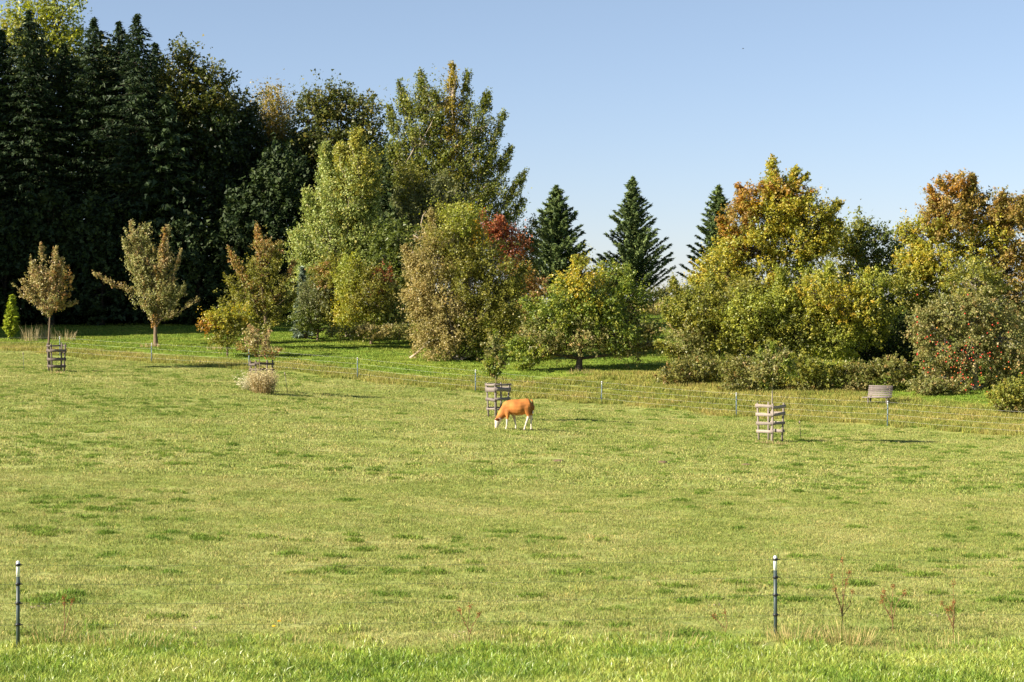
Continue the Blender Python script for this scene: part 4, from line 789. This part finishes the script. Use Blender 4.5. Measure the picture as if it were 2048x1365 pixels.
# flowers and pale litter in the turf
for px, py, lab in ((558,1252,'upper of two yellow dandelions in the pasture at lower left'),(548,1262,'lower of two yellow dandelions in the pasture at lower left')):
    B = at(px,py); o = empty('yellow_flower', B); tag(o, lab, 'flower', 'yellow dandelions'); mb = MB(); mb.tube([(0,0,0),(0,0,.06)],[.003,.003],4,(.12,.2,.04)); mb.build('stem', DRY, o)
    mb = MB(); P = np.array([(math.cos(a)*r,math.sin(a)*r-.0,.062) for a in np.linspace(0,6.28,10)[:-1] for r in (.008,.017)]); leaves(mb, P, unit(rng.normal(0,.3,(18,3))+np.array([0,-.6,.8])), .02, np.tile((.85,.48,.01),(18,1))); mb.build('petals', LEAF, o)
lt = []
for px, py in ((75,1220),(92,1216),(393,1248),(385,1262),(400,1292),(1858,1234),(1872,1235),(1885,1234),(2003,1252),(1192,1140),(985,1172),(1040,1197),(925,1270),(915,1277),(1430,1215),(1607,860),(1616,861)):
    lt.append(at(px,py))
mb = MB()
for q in lt:
    m = 5; P = np.array(q)+rng.normal(0,1,(m,3))*[.06,.06,.004]+[0,0,.035]; leaves(mb, P, unit(rng.normal(0,.6,(m,3))+np.array([-.1,-.3,.8])), .032, np.array((.46,.38,.27))*rng.uniform(.7,1.2,(m,1)), quad=True)
tag(mb.build('leaf_litter', DRY), 'scattered pale fallen leaves lying in the short pasture grass', 'leaves', kind='stuff')
for px, py, lab in ((1117,924,'dark cow pat right below the calf'),(1325,927,'small dark cow pat between the calf and the rightmost guard'),(1493,932,'dark cow pat left below the rightmost guard')):
    B = at(px,py); mb = MB(); an = np.linspace(0,6.283,13)[:-1]
    ring = [np.stack([np.cos(an)*r*(1+.12*np.sin(an*3+px)), np.sin(an)*r, np.full(12,z)],-1) for r, z in ((.17,0),(.15,.04),(.09,.055),(.03,.05))]
    V = np.concatenate(ring); q = [(k*12+i, k*12+(i+1)%12, (k+1)*12+(i+1)%12, (k+1)*12+i) for k in range(3) for i in range(12)]
    mb.add(V, [(36,36+i,36+i+1) for i in range(1,11)], q, (.15,.10,.06)); tag(mb.build('cow_pat', BARK, None, True, B+Vector((0,0,.01))), lab, 'cow pat', 'cow pats in the pasture')
# bird
B = wp(1486,98,150); mb = MB(); mb.tube([(-.09,0,0),(0,0,.01),(.08,0,0)],[.008,.022,.01],6,(.04,.04,.045)); bird = mb.build('bird', PLAST, None, True, B); tag(bird, 'tiny dark bird flying high in the clear sky', 'bird')
mb = MB(); mb.add([(-.04,0,.01),(.05,0,.01),(.0,-.15,.05),(-.04,0,.012),(.05,0,.012),(.0,.15,.05)], [(0,1,2),(3,5,4)], None, (.05,.05,.055)); mb.build('wings', PLAST, bird)

# ------------------------------------------------------------------ calf
CB = at(1037, 861); CD = CB.y; cs_ = CD/F
calf = empty('calf', CB); tag(calf, 'orange-brown calf with white face and white legs grazing in front of a tree guard', 'calf')
def cp(px, py, y=0): return ((px-1037)*cs_, y, (861-py)*cs_)
U = cs_/15.17
def zc(x, y, w=0): return np.array(cp(970+x/15.17, 780+y/15.17, w))
mb = MB()
def loft(st, n=14):
    """st: (centre, half size in the picture plane, half width across)"""
    cen = [np.array(q[0]) for q in st]; V = []
    for i, (c, rv, rw) in enumerate(st):
        tg = cen[min(i+1,len(st)-1)]-cen[max(i-1,0)]; tg = tg/np.linalg.norm(tg); nv = np.array([-tg[2],0,tg[0]])
        for k in range(n):
            a = 2*math.pi*k/n; V.append(np.array(c)+nv*rv*math.cos(a)+np.array([0,1,0])*rw*math.sin(a))
    m = len(st); V += [cen[0]-(cen[1]-cen[0])*.15, cen[-1]+(cen[-1]-cen[-2])*.15]
    Q = [(i*n+k, i*n+(k+1)%n, (i+1)*n+(k+1)%n, (i+1)*n+k) for i in range(m-1) for k in range(n)]
    T = [(m*n, (k+1)%n, k) for k in range(n)]+[(m*n+1, (m-1)*n+k, (m-1)*n+(k+1)%n) for k in range(n)]
    mb.add(V, T, Q)
loft([(zc(x,(a+b)/2), (b-a)/2*U, w) for x, a, b, w in ((1452,350,520,.10),(1430,292,620,.175),(1370,262,690,.23),(1280,262,715,.25),(1180,272,745,.27),(1080,280,785,.295),(980,286,798,.295),(880,292,780,.275),(780,306,760,.24),(700,330,765,.205),(640,372,780,.165),(600,430,760,.12))])
loft([(zc(x,y), r_*U, w) for x, y, r_, w in ((740,520,190,.17),(640,600,178,.155),(560,690,150,.13),(490,780,125,.11),(435,860,105,.10),(410,905,90,.09))])
loft([(zc(x,y), r_*U, w) for x, y, r_, w in ((400,850,70,.075),(392,900,96,.10),(385,960,98,.105),(372,1020,82,.09),(356,1080,62,.07),(346,1125,54,.062),(342,1160,46,.054))])
for y, st_ in ((-.13,((690,600,105),(690,700,82),(688,790,54),(678,860,44),(674,920,40),(670,990,34),(664,1060,28),(654,1120,27),(640,1170,30),(632,1212,34))),
             (.13,((790,600,100),(840,730,62),(880,840,44),(900,910,39),(915,985,33),(930,1060,27),(938,1130,26),(936,1180,30),(933,1212,32))),
             (-.135,((1255,430,160),(1255,540,158),(1280,650,118),(1318,740,78),(1325,810,52),(1300,870,44),(1272,940,38),(1248,1010,32),(1225,1085,28),(1205,1150,28),(1192,1215,34))),
             (.135,((1310,430,140),(1340,560,128),(1372,680,92),(1398,780,56),(1402,850,45),(1398,920,38),(1398,1000,31),(1402,1080,28),(1405,1150,28),(1403,1215,34)))):
    loft([(zc(a,b,y*(.75 if k == 0 else 1)), c*U, min(c*U, .035+c*U*.55)) for k, (a,b,c) in enumerate(st_)], 10)
ob = bpy.data.objects.new('calf_shape', mb.me('calf_shape', HAIR)); C.objects.link(ob)
rm = ob.modifiers.new('r','REMESH'); rm.mode = 'VOXEL'; rm.voxel_size = .021; sm_ = ob.modifiers.new('s','SMOOTH'); sm_.factor = .5; sm_.iterations = 5
dg = bpy.context.evaluated_depsgraph_get(); bm_ = bpy.data.meshes.new_from_object(ob.evaluated_get(dg)); bpy.data.objects.remove(ob)
nv = len(bm_.vertices); co = np.empty(nv*3, np.float32); bm_.vertices.foreach_get('co', co); co = co.reshape(-1,3)
X_, Y_, Z_ = co.T; n_ = .016*np.sin(X_*31+Z_*17)+.016*np.sin(Z_*41+Y_*23)
red = np.array((.40,.150,.037)); wht = np.array((.58,.50,.40))
zz = lambda y: float(zc(0,y)[2]); xx = lambda x: float(zc(x,0)[0])
leg = np.where(X_ > xx(1050), 1-sstep(zz(835), zz(770), Z_+n_), 1-sstep(zz(905), zz(860), Z_+n_))
face = (1-sstep(-.02,.03, (Z_-zz(955)) - .55*(X_-xx(380)) + n_))*(X_ < xx(520))
bell = (1-sstep(zz(775),zz(720),Z_+n_))*sstep(xx(760),xx(800),X_)*(1-sstep(xx(1140),xx(1180),X_))*.55
wm = np.clip(np.maximum(np.maximum(leg, face), bell),0,1)[:,None]
var = 1+.16*np.sin(X_*8+Z_*11)+.12*np.sin(X_*19-Z_*7+1)
bc_ = red*var[:,None]; rump_shade = (sstep(xx(1330),xx(1430),X_)*(Z_ > zz(720)))[:,None]; bc_ = bc_*(1-.45*rump_shade)  # shade on the rump side away from the sun, painted into the coat
neckd = (sstep(zz(760),zz(900),Z_)*0+ (X_ < xx(640))*(1-sstep(zz(900),zz(700),Z_)))[:,None]; bc_ = bc_*(1-.35*neckd)
colr = bc_*(1-wm)+wht*wm; a = bm_.color_attributes.new('Col','FLOAT_COLOR','POINT'); cc_ = np.ones((nv,4),np.float32); cc_[:,:3] = colr; a.data.foreach_set('color', cc_.ravel())
bm_.materials.clear(); bm_.materials.append(HAIR); bm_.polygons.foreach_set('use_smooth', np.ones(len(bm_.polygons), bool)); bm_.name = 'calf_body'
link('body', bm_, calf)
for sy in (-1,1):
    mb = MB(); b = Vector(zc(430,905,sy*.085)); mb.tube([b, b+Vector((-.05,sy*.06,.0)), b+Vector((-.11,sy*.10,.01)), b+Vector((-.17,sy*.12,.015))],[.03,.055,.045,.01],7,(.16,.05,.015)); mb.build('ear', HAIR, calf, True)
    mb = MB(); mb.tube([Vector(zc(372,1000,sy*.082)), Vector(zc(372,1000,sy*.10))],[.014,.008],8,(.01,.008,.006)); mb.build('eye', PLAST, calf, True)
mb = MB(); mb.tube([cp(1062.5,799.5),cp(1065.3,804),cp(1066.2,814),cp(1065.6,823)],[.03,.026,.02,.016],7,(.42,.14,.03)); tail = mb.build('tail', HAIR, calf, True)
mb = MB(); mb.tube([cp(1065.8,822),cp(1065.8,826),cp(1065.3,829.5)],[.018,.035,.01],7,(.74,.66,.55)); mb.build('tail_tuft', HAIR, tail, True)
for hx, y in ((1011.6,-.13),(1031.5,.13),(1048.5,-.135),(1062.5,.135)):
    mb = MB(); mb.tube([cp(hx-.3,861,y),cp(hx,858.8,y)],[.05,.04],8,(.12,.09,.07)); mb.build('hoof', HAIR, calf, True)
mb = MB(); mb.tube([zc(343,1140),zc(341,1178)],[.05,.036],8,(.55,.38,.32)); mb.build('muzzle', HAIR, calf, True)
